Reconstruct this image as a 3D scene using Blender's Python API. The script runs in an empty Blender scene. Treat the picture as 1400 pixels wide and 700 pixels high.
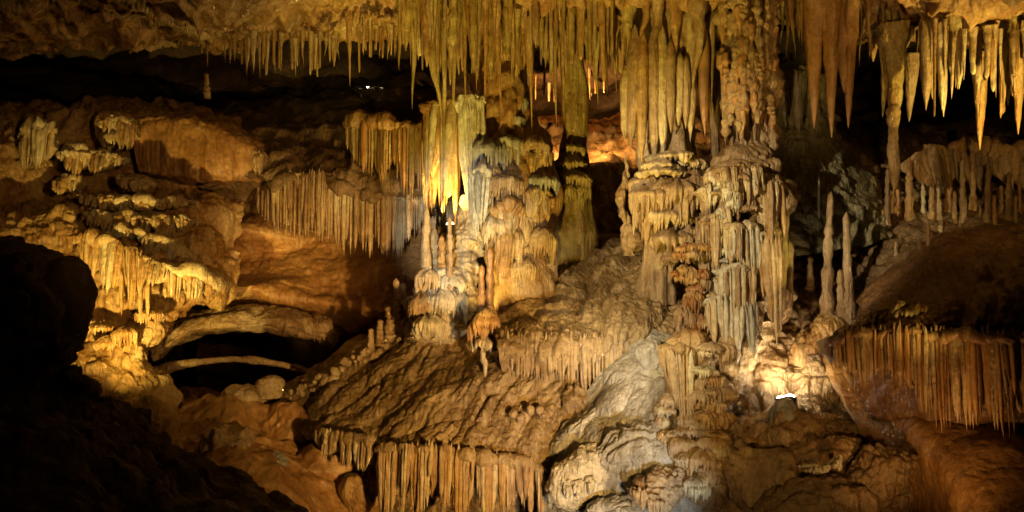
import bpy, math, random
import numpy as np
from mathutils import Vector
from mathutils.bvhtree import BVHTree

# ------------------------------------------------------------------ camera, world, exposure
scn = bpy.context.scene
TAN = 0.60            # tangent of half the horizontal field of view
CZ = 4.0              # eye height above the bottom of the cave
cam_d = bpy.data.cameras.new('camera'); cam = bpy.data.objects.new('camera', cam_d)
scn.collection.objects.link(cam); scn.camera = cam
cam.location = (0, 0, CZ); cam.rotation_euler = (math.radians(90), 0, 0)
cam_d.sensor_width = 36; cam_d.lens = 18/TAN; cam_d.clip_start = 0.05; cam_d.clip_end = 500
w = bpy.data.worlds.new('World'); scn.world = w; w.use_nodes = True
w.node_tree.nodes['Background'].inputs[0].default_value = (0, 0, 0, 1)      # underground: no sky at all
w.node_tree.nodes['Background'].inputs[1].default_value = 0.0
vs = scn.view_settings
vs.view_transform = 'Standard'; vs.look = 'None'; vs.gamma = 1; vs.exposure = 0.65; vs.use_curve_mapping = False
scn.cycles.max_bounces = 2; scn.cycles.diffuse_bounces = 2; scn.cycles.glossy_bounces = 1
scn.cycles.use_denoising = True; scn.cycles.use_adaptive_sampling = True; scn.cycles.adaptive_threshold = .03
scn.cycles.sample_clamp_indirect = 3.0; scn.cycles.blur_glossy = 1.0

def P(px, py, d):                       # photograph pixel and distance -> point in the cave
    return np.array([(px-700)/700*TAN*d, d, CZ+(350-py)/700*TAN*d])
def S(px, d): return px/700*TAN*d       # size in the photograph -> metres

# lamps: (kind label, fixture position, aim point, watts, colour, cone degrees, blend, radius, fixture?)
WARM = (1.0, .58, .17); YEL = (1.0, .68, .16); ORA = (1.0, .49, .13); WHT = (1.0, .77, .43); COOL = (1.0, .95, .84); AMB = (1.0, .55, .16)
LAMPS = [
 ('small floodlight glowing behind the white stalagmites under the central drapery', P(616,314,10.42), P(610,215,10.35), 85, YEL, 150, .6, .04),
 ('bright white floodlight set on the pale rock below the big column', P(1069,555,8.30), P(1066,440,8.7), 8, (1,.76,.40), 160, .7, .03),
 ('second bright white floodlight on the pale rock, right of its twin', P(1080,553,8.30), P(1084,440,8.7), 8, (1,.76,.40), 160, .7, .03),
 ('floodlight hidden behind the dark boulder under the yellow flowstone', P(120,560,8.3), P(190,390,10.4), 380, YEL, 70, .8, .05),
 ('floodlight in the pit aimed at the central mound', np.array([1.9,3.6,2.2]), P(625,565,9.3), 1150, WARM, 44, .9, .10),
 ('floodlight high on the left aimed at the big column', np.array([-3.2,2.2,5.3]), P(950,335,9.1), 1900, WHT, 28, .8, .08),
 ('low floodlight in the pit aimed at the grey boulders', np.array([1.7,4.4,1.0]), P(808,628,8.6), 260, (.97,.97,.93), 34, .8, .07),
 ('floodlight in the pit aimed up at the ceiling stalactites', np.array([-.3,5.2,1.2]), P(735,50,9.5), 1250, (1.0,.70,.13), 58, .9, .08),
 ('floodlight on the walkway aimed at the left ceiling fringe', np.array([-.8,-.6,3.2]), P(415,80,9.6), 480, YEL, 14, .9, .05),
 ('floodlight in the far chamber behind the slim olive column', P(783,178,13.0), P(775,130,16.5), 300, ORA, 150, .8, .05),
 ('floodlight beside the walkway aimed at the upper right stalactite fringe', P(1490,300,7.3), P(1320,70,8.8), 260, YEL, 62, .9, .05),
 ('floodlight in the left rock pocket', P(384,540,10.9), P(480,486,10.7), 60, YEL, 90, .9, .05),
 ('floodlight low in the gully beside the right hand fringe', P(1255,775,5.9), P(1240,520,7.4), 42, ORA, 92, .9, .05),
 ('floodlight on the walkway aimed at the left wall', np.array([2.2,-.6,4.6]), P(190,270,11.3), 620, AMB, 25, .9, .08),
 ('floodlight in the pit aimed at the left drapery', np.array([1.5,4.4,1.9]), P(470,305,11.3), 760, WARM, 24, .9, .06),
 ('floodlight hidden behind the twin orange stalagmites', P(657,468,9.88), P(722,310,10.4), 42, YEL, 110, .8, .04),
 ('added unseen narrow floodlight whitening the white drapery', np.array([-1.0,-.6,3.7]), P(630,312,10.3), 2700, COOL, 12, .9, .06),  # added lamp behind the camera, makes the white drapery whiter
 ('added unseen floodlight brightening the orange stalactites', np.array([1.6,-.6,3.2]), P(1150,80,8.8), 620, WARM, 15, .9, .06),  # added fill for the orange cones, no source seen there
 ('added unseen floodlight low on the right brightening the golden side of the big column', np.array([4.3,2.6,2.2]), P(1070,345,8.8), 560, YEL, 9, .9, .06),  # added from the right, helps out the white lamp's glow on the column
 ('added unseen floodlight brightening the foot of the big column', np.array([-1.6,-.6,3.4]), P(958,545,8.6), 620, WARM, 12, .9, .06),  # added lamp lifting the dim lower column
 ('added unseen narrow floodlight brightening the stalagmite garden', np.array([.4,-.6,4.5]), P(1305,250,10), 620, WARM, 12, .9, .06),  # added fill light for the garden slope
 ('added unseen floodlight brightening the brown rocks below the white lamp', np.array([.9,-.6,3.0]), P(1085,625,7.9), 260, WARM, 17, .9, .06),  # added weak fill for the dim lower right rocks
 ('added unseen narrow floodlight brightening the orange rock pocket', np.array([.6,-.6,3.5]), P(420,352,12.5), 700, ORA, 12, .9, .06),  # added lamp giving the pocket its orange glow from the front
]

# ------------------------------------------------------------------ noise
def _h(ix, iy, iz, seed):
    n = (ix.astype(np.uint32)*np.uint32(374761393) + iy.astype(np.uint32)*np.uint32(668265263)
         + iz.astype(np.uint32)*np.uint32(2147483647) + np.uint32(seed*974711 & 0xffffffff))
    n = (n ^ (n >> np.uint32(13)))*np.uint32(1274126177)
    n = (n ^ (n >> np.uint32(16)))*np.uint32(2246822519)
    n = n ^ (n >> np.uint32(15))
    return n.astype(np.float32)/np.float32(2147483648.0) - np.float32(1)
def vn(p, seed=0):
    f = np.floor(p); i = f.astype(np.int64); t = (p-f).astype(np.float32); t = t*t*t*(t*(t*6-15)+10)
    x, y, z = i[..., 0], i[..., 1], i[..., 2]; a, b, c = t[..., 0], t[..., 1], t[..., 2]
    def L(u, v, k): return u+(v-u)*k
    return L(L(L(_h(x,y,z,seed), _h(x+1,y,z,seed), a), L(_h(x,y+1,z,seed), _h(x+1,y+1,z,seed), a), b),
             L(L(_h(x,y,z+1,seed), _h(x+1,y,z+1,seed), a), L(_h(x,y+1,z+1,seed), _h(x+1,y+1,z+1,seed), a), b), c)
def fbm(p, o=3, seed=0, g=.5):
    s = 0; a = 1
    for k in range(o):
        s = s+a*vn(p*(2.03**k)+k*7.31, seed+k); a *= g
    return s
def bil(p, o=3, seed=0, g=.5):           # rounded lumps with sharp creases
    s = 0; a = 1
    for k in range(o):
        s = s+a*(np.abs(vn(p*(2.1**k)+k*5.17, seed+k))*2-.6); a *= g
    return s
def disp(p, style, seed=0):
    A = lambda *v: np.array(v)
    if style == 'rock':
        q = p+.25*np.stack([vn(p*1.1+3, seed), vn(p*1.1+9, seed), vn(p*1.1+17, seed)], -1)
        return .20*fbm(q*.8, 2, seed)-.10*bil(q*1.7, 2, seed+5)+.035*fbm(q*6, 2, seed+3)+.010*fbm(p*22, 2, seed+4)
    if style == 'strata':
        q = p+.2*np.stack([vn(p*1.1+3, seed), vn(p*1.1+9, seed), vn(p*.9+17, seed)], -1)
        return .16*fbm(q*A(.7,.7,1.3), 2, seed)+.07*bil(q*A(1.2,1.2,4), 2, seed+5)+.02*fbm(q*A(4,4,9), 2, seed+3)+.006*fbm(p*24, 2, seed+4)
    if style == 'smooth':
        return .14*fbm(p*.8, 2, seed)+.035*fbm(p*2.6, 2, seed+3)+.012*bil(p*7, 2, seed+6)+.004*fbm(p*26, 2, seed+4)
    if style == 'flow':
        return .10*fbm(p*.9, 2, seed)+.05*bil(p*A(2.2,2.2,1.2), 2, seed+6)+.030*bil(p*A(7,7,1.3), 2, seed+3)+.012*fbm(p*A(20,20,3.5), 2, seed+4)+.004*fbm(p*30, 1, seed+9)
    if style == 'lumpy':
        q = p+.1*np.stack([vn(p*2+3, seed), vn(p*2+9, seed), vn(p*2+17, seed)], -1)
        return .10*fbm(p*.9, 2, seed)+.085*bil(q*2.6, 2, seed+6)+.030*bil(q*8, 2, seed+3)+.008*fbm(p*26, 2, seed+4)
    if style == 'crag':                  # broken rock: lumps, planes and narrow cracks
        q = p+.22*np.stack([vn(p*1.3+3, seed), vn(p*1.3+9, seed), vn(p*1.3+17, seed)], -1)
        return .13*fbm(q*1.1, 2, seed)-.09*np.exp(-(vn(q*1.9, seed+7)/.09)**2)-.04*np.exp(-(vn(q*4.5, seed+8)/.10)**2)+.05*bil(q*3.5, 2, seed+5)+.022*fbm(q*9, 2, seed+3)+.008*fbm(p*28, 2, seed+4)
    if style == 'mound':                 # flowstone slope: lumps drawn out down to the left
        q = p@np.array([[.80,0,.60],[0,1,0],[-.60,0,.80]])
        q = q+.18*np.stack([vn(p*1.4+3, seed), vn(p*1.4+9, seed), vn(p*1.4+17, seed)], -1)
        return .10*fbm(p*.8, 2, seed)+.055*bil(q*A(3.2,2.,.8), 2, seed+6)+.020*bil(q*A(8,4,1.8), 2, seed+3)+.007*bil(p*14, 2, seed+2)+.008*fbm(p*30, 2, seed+4)
    return 0

# ------------------------------------------------------------------ materials
MAT = {}
def mat(key, c1, c2, c3, rough=.5, streak=.5, bump=.75, spec=.75):
    m = bpy.data.materials.new(key); m.use_nodes = True; nt = m.node_tree; N = nt.nodes; Lk = nt.links
    b = N['Principled BSDF']; geo = N.new('ShaderNodeNewGeometry')
    def mp(s):
        v = N.new('ShaderNodeMapping'); v.inputs['Scale'].default_value = s; Lk.new(geo.outputs['Position'], v.inputs['Vector']); return v.outputs[0]
    def noise(vec, sc, det=5, ro=.6, dist=0):
        n = N.new('ShaderNodeTexNoise'); n.inputs['Scale'].default_value = sc; n.inputs['Detail'].default_value = det
        n.inputs['Roughness'].default_value = ro; n.inputs['Distortion'].default_value = dist; Lk.new(vec, n.inputs['Vector']); return n.outputs['Fac']
    def ramp(f, a, b_):
        r = N.new('ShaderNodeMapRange'); r.inputs[1].default_value = a; r.inputs[2].default_value = b_; Lk.new(f, r.inputs[0]); return r.outputs[0]
    def mix(f, a, b_):
        x = N.new('ShaderNodeMix'); x.data_type = 'RGBA'; Lk.new(f, x.inputs[0])
        for s, v in ((x.inputs[6], a), (x.inputs[7], b_)):
            if isinstance(v, tuple): s.default_value = (*v, 1)
            else: Lk.new(v, s)
        return x.outputs[2]
    pos = geo.outputs['Position']; st = mp((9,9,.8))
    sn = noise(st, 1.0, 3, .6, .3); fine = noise(pos, 17, 5, .74)
    col = mix(ramp(noise(pos, 1.5, 4, .7, .8), .40, .60), c1, c2)
    col = mix(ramp(sn, .60-.15*streak, .78-.1*streak), col, c3)
    pn = noise(mp((1,1,.55)), .95, 3, .6, .4)
    col = mix(ramp(pn, .56, .66), col, tuple(min(.75, v*1.15+.03) for v in c3)); col = mix(ramp(pn, .40, .31), col, tuple(v*.6 for v in c2))
    hs = N.new('ShaderNodeHueSaturation'); Lk.new(col, hs.inputs['Color'])
    vr = N.new('ShaderNodeMapRange'); vr.inputs[1].default_value = .3; vr.inputs[2].default_value = .7; vr.inputs[3].default_value = .6; vr.inputs[4].default_value = 1.3
    Lk.new(fine, vr.inputs[0]); Lk.new(vr.outputs[0], hs.inputs['Value'])
    Lk.new(hs.outputs[0], b.inputs['Base Color'])
    rr = N.new('ShaderNodeMapRange'); rr.inputs[1].default_value = .35; rr.inputs[2].default_value = .65
    rr.inputs[3].default_value = max(.12, rough-.33); rr.inputs[4].default_value = min(1, rough+.10)
    Lk.new(sn, rr.inputs[0]); Lk.new(rr.outputs[0], b.inputs['Roughness'])
    b.inputs['Specular IOR Level'].default_value = spec
    bp = N.new('ShaderNodeBump'); bp.inputs['Strength'].default_value = bump; bp.inputs['Distance'].default_value = .035
    fl = noise(mp((34,34,5.)), 1, 2, .6); ad = N.new('ShaderNodeMath'); ad.operation = 'ADD'; Lk.new(fine, ad.inputs[0]); Lk.new(fl, ad.inputs[1])
    Lk.new(ad.outputs[0], bp.inputs['Height']); Lk.new(bp.outputs[0], b.inputs['Normal'])
    MAT[key] = m; return m
mat('tan',   (.42,.285,.145), (.25,.145,.06), (.54,.41,.24))
mat('cream', (.56,.43,.24), (.40,.27,.12), (.68,.57,.36), rough=.45)
mat('ochre', (.44,.26,.085), (.30,.15,.04), (.54,.38,.17), rough=.48)
mat('olive', (.40,.29,.085), (.25,.15,.04), (.50,.40,.16), rough=.38)
mat('orange',(.42,.225,.075), (.30,.145,.042), (.50,.31,.125), rough=.55, bump=.4)
mat('brown', (.25,.16,.075), (.16,.095,.042), (.31,.21,.105), rough=.55)
mat('mound', (.36,.245,.11), (.22,.135,.052), (.48,.35,.175), rough=.42)
mat('grey',  (.36,.335,.275), (.27,.245,.195), (.48,.455,.39), rough=.5)
mat('white', (.58,.52,.39), (.46,.40,.28), (.66,.60,.47), rough=.42)
mat('umber', (.27,.145,.065), (.18,.09,.036), (.34,.20,.095), rough=.45, bump=.5)
mat('moss',  (.25,.225,.13), (.17,.145,.075), (.33,.30,.19), rough=.5)
mat('rust',  (.36,.165,.05), (.26,.11,.035), (.42,.23,.09), rough=.45)
mat('dark',  (.07,.045,.028), (.045,.03,.018), (.09,.06,.038), rough=.88, spec=.12)  # shade put into the colour: far ceiling, far wall and left bank
def plain(key, col, rough=.4, metal=0, emit=0, ecol=None):
    m = bpy.data.materials.new(key); m.use_nodes = True; b = m.node_tree.nodes['Principled BSDF']
    b.inputs['Base Color'].default_value = (*col, 1); b.inputs['Roughness'].default_value = rough; b.inputs['Metallic'].default_value = metal
    if emit: b.inputs['Emission Color'].default_value = (*ecol, 1); b.inputs['Emission Strength'].default_value = emit
    if emit: m.cycles.emission_sampling = 'NONE'
    MAT[key] = m
plain('lamp_metal', (.05,.05,.055), .45, .8)
plain('lens_white', (.9,.9,.85), .3, 0, 60, (1,.93,.75))
plain('lens_warm', (.9,.8,.5), .3, 0, 5, (1,.78,.30))
plain('lens_green', (.6,.8,.3), .3, 0, 8, (.55,.8,.12))

# ------------------------------------------------------------------ object helpers
COL = scn.collection
def mesh(name, v, f, m, smooth=True):
    me = bpy.data.meshes.new(name); me.from_pydata(np.asarray(v).tolist(), [], f if isinstance(f, list) else f.tolist())
    if smooth: me.polygons.foreach_set('use_smooth', [True]*len(me.polygons))
    if m: me.materials.append(MAT[m])
    me.update(); return me
def link(name, me, parent=None):
    o = bpy.data.objects.new(name, me); COL.objects.link(o)
    if parent is not None: o.parent = parent
    return o
def tag(o, label, cat, group=None, kind=None):
    if label: o['label'] = label
    if cat: o['category'] = cat
    if group: o['group'] = group
    if kind: o['kind'] = kind
    return o
def thing(name, label, cat, loc, group=None):
    o = bpy.data.objects.new(name, None); COL.objects.link(o); o.location = tuple(loc); o.empty_display_size = .1
    return tag(o, label, cat, group, 'thing')
def child(name, me, parent, loc, scale=(1,1,1), rz=0, rx=0, ry=0, m=None):   # loc in cave coordinates; parents are only moved, never turned
    o = link(name, me, parent)
    o.location = Vector(tuple(loc))-Vector(tuple(parent_loc(parent)))
    o.scale = tuple(scale); o.rotation_mode = 'ZYX'; o.rotation_euler = (rx, ry, rz)
    if m is not None: override(o, m)
    return o
def parent_loc(p):
    v = Vector((0,0,0))
    while p is not None: v += p.location; p = p.parent
    return v
def override(o, m):
    o.material_slots[0].link = 'OBJECT'; o.material_slots[0].material = MAT[m]
def gridfaces(n, m_, wrap=False):
    a = np.arange(n*m_).reshape(n, m_)
    if wrap: b = np.concatenate([a, a[:, :1]], 1)
    else: b = a
    return np.stack([b[:-1,:-1], b[:-1,1:], b[1:,1:], b[1:,:-1]], -1).reshape(-1, 4)
def cr(pts, n):                          # Catmull-Rom resample along axis 0
    pts = np.asarray(pts, float); k = len(pts)
    if k == 2:
        t = np.linspace(0,1,n).reshape((n,)+(1,)*(pts.ndim-1)); return pts[0]*(1-t)+pts[1]*t
    e = np.concatenate([2*pts[:1]-pts[1:2], pts, 2*pts[-1:]-pts[-2:-1]], 0)
    u = np.linspace(0, k-1-1e-6, n); i = u.astype(int); t = (u-i).reshape((n,)+(1,)*(pts.ndim-1))
    p0, p1, p2, p3 = e[i], e[i+1], e[i+2], e[i+3]
    return .5*((2*p1)+(-p0+p2)*t+(2*p0-5*p1+4*p2-p3)*t*t+(-p0+3*p1-3*p2+p3)*t**3)
def lerp_poly(pts, x):                   # y and further columns at x along a polyline sorted by x
    pts = np.asarray(pts, float); return np.array([np.interp(x, pts[:,0], pts[:,k]) for k in range(1, pts.shape[1])])
def patch_mesh(name, rows, m, res, style='rock', amp=1, seed=0, world=False):
    k = max(len(r) for r in rows)
    R = np.array([cr([q if world else P(*q) for q in r], k) if len(r) != k else np.array([q if world else P(*q) for q in r]) for r in rows])
    n_v, n_u = res
    G = cr(R, n_v); G = np.swapaxes(cr(np.swapaxes(G, 0, 1), n_u), 0, 1)
    du = np.gradient(G, axis=1); dv = np.gradient(G, axis=0)
    nn = -np.cross(du, dv); nn /= np.linalg.norm(nn, axis=-1, keepdims=True)+1e-9
    G = G+nn*(amp*disp(G, style, seed))[..., None]
    return mesh(name, G.reshape(-1, 3), gridfaces(n_v, n_u), m)
def patch(name, rows, m, res, style='rock', amp=1, seed=0, label=None, cat=None, kind='structure', parent=None, world=False):
    o = link(name, patch_mesh(name, rows, m, res, style, amp, seed, world), parent)
    if parent is None: tag(o, label, cat, None, kind)
    return o
def tube_mesh(name, pts, rad, m, nth=48, nl=60, style='flow', amp=.6, seed=0, squash=1., flute=0, nfl=9, loc=(0,0,0)):
    C = cr([np.r_[np.asarray(p, float), r] for p, r in zip(pts, rad)], nl); c = C[:, :3]; r = np.maximum(C[:, 3], .004)
    t = np.gradient(c, axis=0); t /= np.linalg.norm(t, axis=1, keepdims=True)
    up = np.array([0.,1,0]); a = np.cross(t, up); a /= np.linalg.norm(a, axis=1, keepdims=True)+1e-9; b = np.cross(t, a)
    th = np.linspace(0, 2*np.pi, nth, endpoint=False)
    dirs = a[:, None]*np.cos(th)[None, :, None]+b[:, None]*np.sin(th)[None, :, None]*squash
    G = c[:, None]+dirs*r[:, None, None]
    D = amp*disp(G, style, seed)*np.minimum(1, r/.18)[:, None]
    if flute: D = D+flute*r[:, None]*(np.abs(np.sin(nfl*th/2+2.*vn(np.stack([c[:,0]*0+seed, c[:,2]*.8, c[:,2]*0], -1))[:, None]))-.5)
    G = G+dirs*D[..., None]
    v = np.concatenate([G.reshape(-1, 3), c[:1], c[-1:]])-np.asarray(loc)
    f = gridfaces(nl, nth, True).tolist(); N0 = nl*nth; q = np.arange(nth)
    f += [[int(N0), int((i+1) % nth), int(i)] for i in q]+[[int(N0+1), int((nl-1)*nth+i), int((nl-1)*nth+(i+1) % nth)] for i in q]
    return mesh(name, v, f, m)

# ------------------------------------------------------------------ shared piece meshes
rng = np.random.default_rng(7); random.seed(7)
def hang_mesh(kind, s):                  # unit hanging piece: top at z=0, tip at z=-1, top radius 1
    nth, nl = (10, 16) if kind == 'rib' else (14, 30)
    t = np.linspace(0, 1, nl)[:, None]; th = np.linspace(0, 2*np.pi, nth, endpoint=False)[None]
    z0 = np.full_like(t, s*3.7)
    if kind == 'rib':
        r = (1-.85*np.exp(-t*10)-.30*t-.12*t**3)*np.clip(1-((t-.72)/.28).clip(0)**1.7, .05, 1); k = .16; wob = .5
        R = r*(1+k*vn(np.concatenate([z0, t*7, z0], 1))[:, None]+.10*vn(np.stack([np.cos(th)*1.3+0*t+s, np.sin(th)*1.3+0*t, t*5+0*th], -1), s))
    elif kind == 'knob':
        r = (1-.5*np.exp(-t*6)-.25*t)*np.sqrt(np.clip(1-((t-.8)/.2).clip(0)**2, .03, 1)); wob = 1.
        R = r*(1+.45*vn(np.concatenate([z0, t*8, z0], 1))[:, None]+.35*vn(np.stack([np.cos(th)*1.6+0*t+s, np.sin(th)*1.6+0*t, t*9+0*th], -1), s))
    elif kind == 'cone':
        r = (1-t)**.75*.97+.03; wob = .6
        lob = np.abs(np.sin(th*2.5+s+1.2*vn(np.concatenate([z0+5, t*2.5, z0], 1))[:, None]))
        R = r*(1+.10*vn(np.concatenate([z0, t*12, z0], 1))[:, None]+.24*(lob-.6)*(1-.6*t)+.16*vn(np.stack([np.cos(th)*1.6+0*t+s, np.sin(th)*1.6+0*t, t*12+0*th], -1), s))
    elif kind == 'straw':
        r = .9*(1-.45*t)*np.sqrt(np.clip(1-((t-.93)/.07).clip(0)**2, .02, 1))+.5*np.exp(-t*14); wob = .5
        R = r*(1+.14*vn(np.concatenate([z0, t*9, z0], 1))[:, None]+0*th)
    else:
        r = (.62*(1-t)**.85+.38*np.exp(-t*6.5)); r = r*np.sqrt(np.clip(1-((t-.97)/.03).clip(0)**2, .02, 1))+.02*(1-t); wob = 1.7
        lob = np.abs(np.sin(th*(2+s % 3)/1.+s+1.2*vn(np.concatenate([z0+5, t*2.5, z0], 1))[:, None]))
        R = r*(1+.24*vn(np.concatenate([z0, t*12, z0], 1))[:, None]+.20*(lob-.6)*(1-t)+.16*vn(np.stack([np.cos(th)*1.6+0*t+s, np.sin(th)*1.6+0*t, t*10+0*th], -1), s))
    x = R*np.cos(th)+wob*.35*(vn(np.concatenate([z0+9, t*2.2, z0], 1))[:, None])*t; y = R*np.sin(th)+wob*.35*vn(np.concatenate([z0+2, t*2.2, z0], 1))[:, None]*t
    G = np.stack([x, y, -t+0*th], -1)
    f = gridfaces(nl, nth, True).tolist()+[[(nl-1)*nth+i for i in range(nth)], [i for i in reversed(range(nth))]]
    return mesh(kind, G.reshape(-1, 3), f, 'tan')
def grow_mesh(s):                        # unit stalagmite: base at z=0, top at z=1
    nth, nl = 16, 36
    t = np.linspace(0, 1, nl)[:, None]; th = np.linspace(0, 2*np.pi, nth, endpoint=False)[None]; z0 = np.full_like(t, s*2.9)
    r = (.74-.30*t+.40*np.exp(-t*6))*np.sqrt(np.clip(1-((t-.9)/.1).clip(0)**2, .02, 1))
    ring = np.abs(vn(np.concatenate([z0, t*13, z0], 1)))[:, None]*2-.5
    R = r*(1+.36*ring+.26*vn(np.stack([np.cos(th)*1.5+0*t+s, np.sin(th)*1.5+0*t, t*7+0*th], -1), s))
    G = np.stack([R*np.cos(th)+.25*vn(np.concatenate([z0, t*2, z0], 1))[:, None]*t, R*np.sin(th), t+0*th], -1)
    f = gridfaces(nl, nth, True); f = f[:, ::-1].tolist()+[[i for i in range(nth)], [(nl-1)*nth+i for i in reversed(range(nth))]]
    return mesh('stalagmite', G.reshape(-1, 3), f, 'tan')
def tier_mesh(s, k, fr):                 # unit flowstone tier: domed top, scalloped lip, fringe of drips, hollow underside
    nth = 128; th = np.linspace(0, 2*np.pi, nth, endpoint=False)
    low = 1.3*vn(np.stack([np.cos(th)*1.3+s*5, np.sin(th)*1.3, 0*th], -1), s)+.8*vn(np.stack([np.cos(th)*3+s*5, np.sin(th)*3, 0*th], -1), s)
    lob = np.abs(np.sin(k*th/2+1.6*vn(np.stack([np.cos(th)*2+s, np.sin(th)*2, 0*th+3], -1), s)))
    drop = fr*(.55+.35*vn(np.stack([np.cos(th)*2.5+s, np.sin(th)*2.5, 0*th+8], -1), s)+.30*vn(np.stack([np.cos(th)*7+s, np.sin(th)*7, 0*th+8], -1), s))*(.35+.85*lob)
    drop = np.maximum(drop, .08*fr)
    rows = []
    for u in np.linspace(0, 1, 9):
        rr = .05+.95*math.sin(u*math.pi/2); rows.append((rr*(1+.16*low*u)+.10*(lob-.5)*u**2, .42*(math.cos(u*math.pi/2))**1.1*(1+.25*low)))
    R1 = 1+.16*low+.10*(lob-.5)
    for u in np.linspace(.12, 1, 8):
        rows.append((R1-.02-.16*u*u+.05*(lob-.5)*u, -drop*u+0*th))
    rows.append((R1*.80, -drop*.92)); rows.append((R1*.66, -drop*.45)); rows.append((R1*.35, -.12*fr+0*th)); rows.append((R1*.03, -.1*fr+0*th))
    G = np.array([np.stack([r*np.cos(th), r*np.sin(th), z+0*th], -1) for r, z in rows])
    q = G.reshape(-1, 3); rad = q/np.linalg.norm(q*np.array([1,1,.3])+1e-6, axis=1, keepdims=True)
    q = q+rad*(.05*fbm(q*3, 2, s)+.02*fbm(q*9, 2, s))[:, None]
    f = gridfaces(len(rows), nth, True); f = f[:, ::-1] if False else f
    return mesh('tier', q, f.tolist(), 'tan')
RIB = [hang_mesh('rib', i) for i in range(8)]
KNOB = [hang_mesh('knob', i) for i in range(6)]
CONE = [hang_mesh('cone', i) for i in range(5)]
STRAW = [hang_mesh('straw', i) for i in range(6)]
TITE = [hang_mesh('stalactite', i) for i in range(10)]
MITE = [grow_mesh(i) for i in range(8)]
TIER = [tier_mesh(i+1, k, f) for i, (k, f) in enumerate(((23,.55),(27,.9),(21,.4),(31,.7),(25,1.1),(35,.5),(29,.8),(17,.6),(39,.9),(15,.3),(33,1.3),(19,1.0),(43,.6),(25,.45)))]

def nth(i):
    k = i+1; return str(k)+('th' if 10 < k % 100 < 14 else {1:'st',2:'nd',3:'rd'}.get(k % 10,'th'))
ORD = ['first','second','third','fourth','fifth','sixth','seventh','eighth','ninth','tenth','eleventh','twelfth']
def hang(px, y0, y1, wpx, d, m, label, group=None, bank=None, name='stalactite', sink=6, parent=None):
    """one stalactite: pixel column, root row, tip row, width"""
    bank = bank or (TITE if wpx > 6 else STRAW)
    p = P(px, y0-sink, d); L = S(y1-y0+sink, d); r = S(wpx/2, d)
    o = link(parent and 'pipe' or name, random.choice(bank), parent); o.location = Vector(tuple(p))-(parent_loc(parent) if parent else Vector())
    o.scale = (r, r*random.uniform(.8,1.2), L); o.rotation_euler = (random.uniform(-.03,.03), random.uniform(-.025,.025), random.uniform(0,6.28))
    override(o, m)
    if parent is None: tag(o, label, 'stalactite', group, 'thing')
    return o
def grow(px, y0, y1, wpx, d, m, label, group=None, tilt=0):
    """one stalagmite: pixel column, foot row, top row, width"""
    p = P(px, y0+9, d); L = S(y0-y1+9, d); r = S(wpx/2, d)/.75
    o = link('stalagmite', random.choice(MITE)); o.location = tuple(p); o.scale = (r, r*random.uniform(.85,1.15), L)
    o.rotation_euler = (0, tilt+random.uniform(-.03,.03), random.uniform(0,6.28)); override(o, m)
    return tag(o, label, 'stalagmite', group, 'thing')
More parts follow.
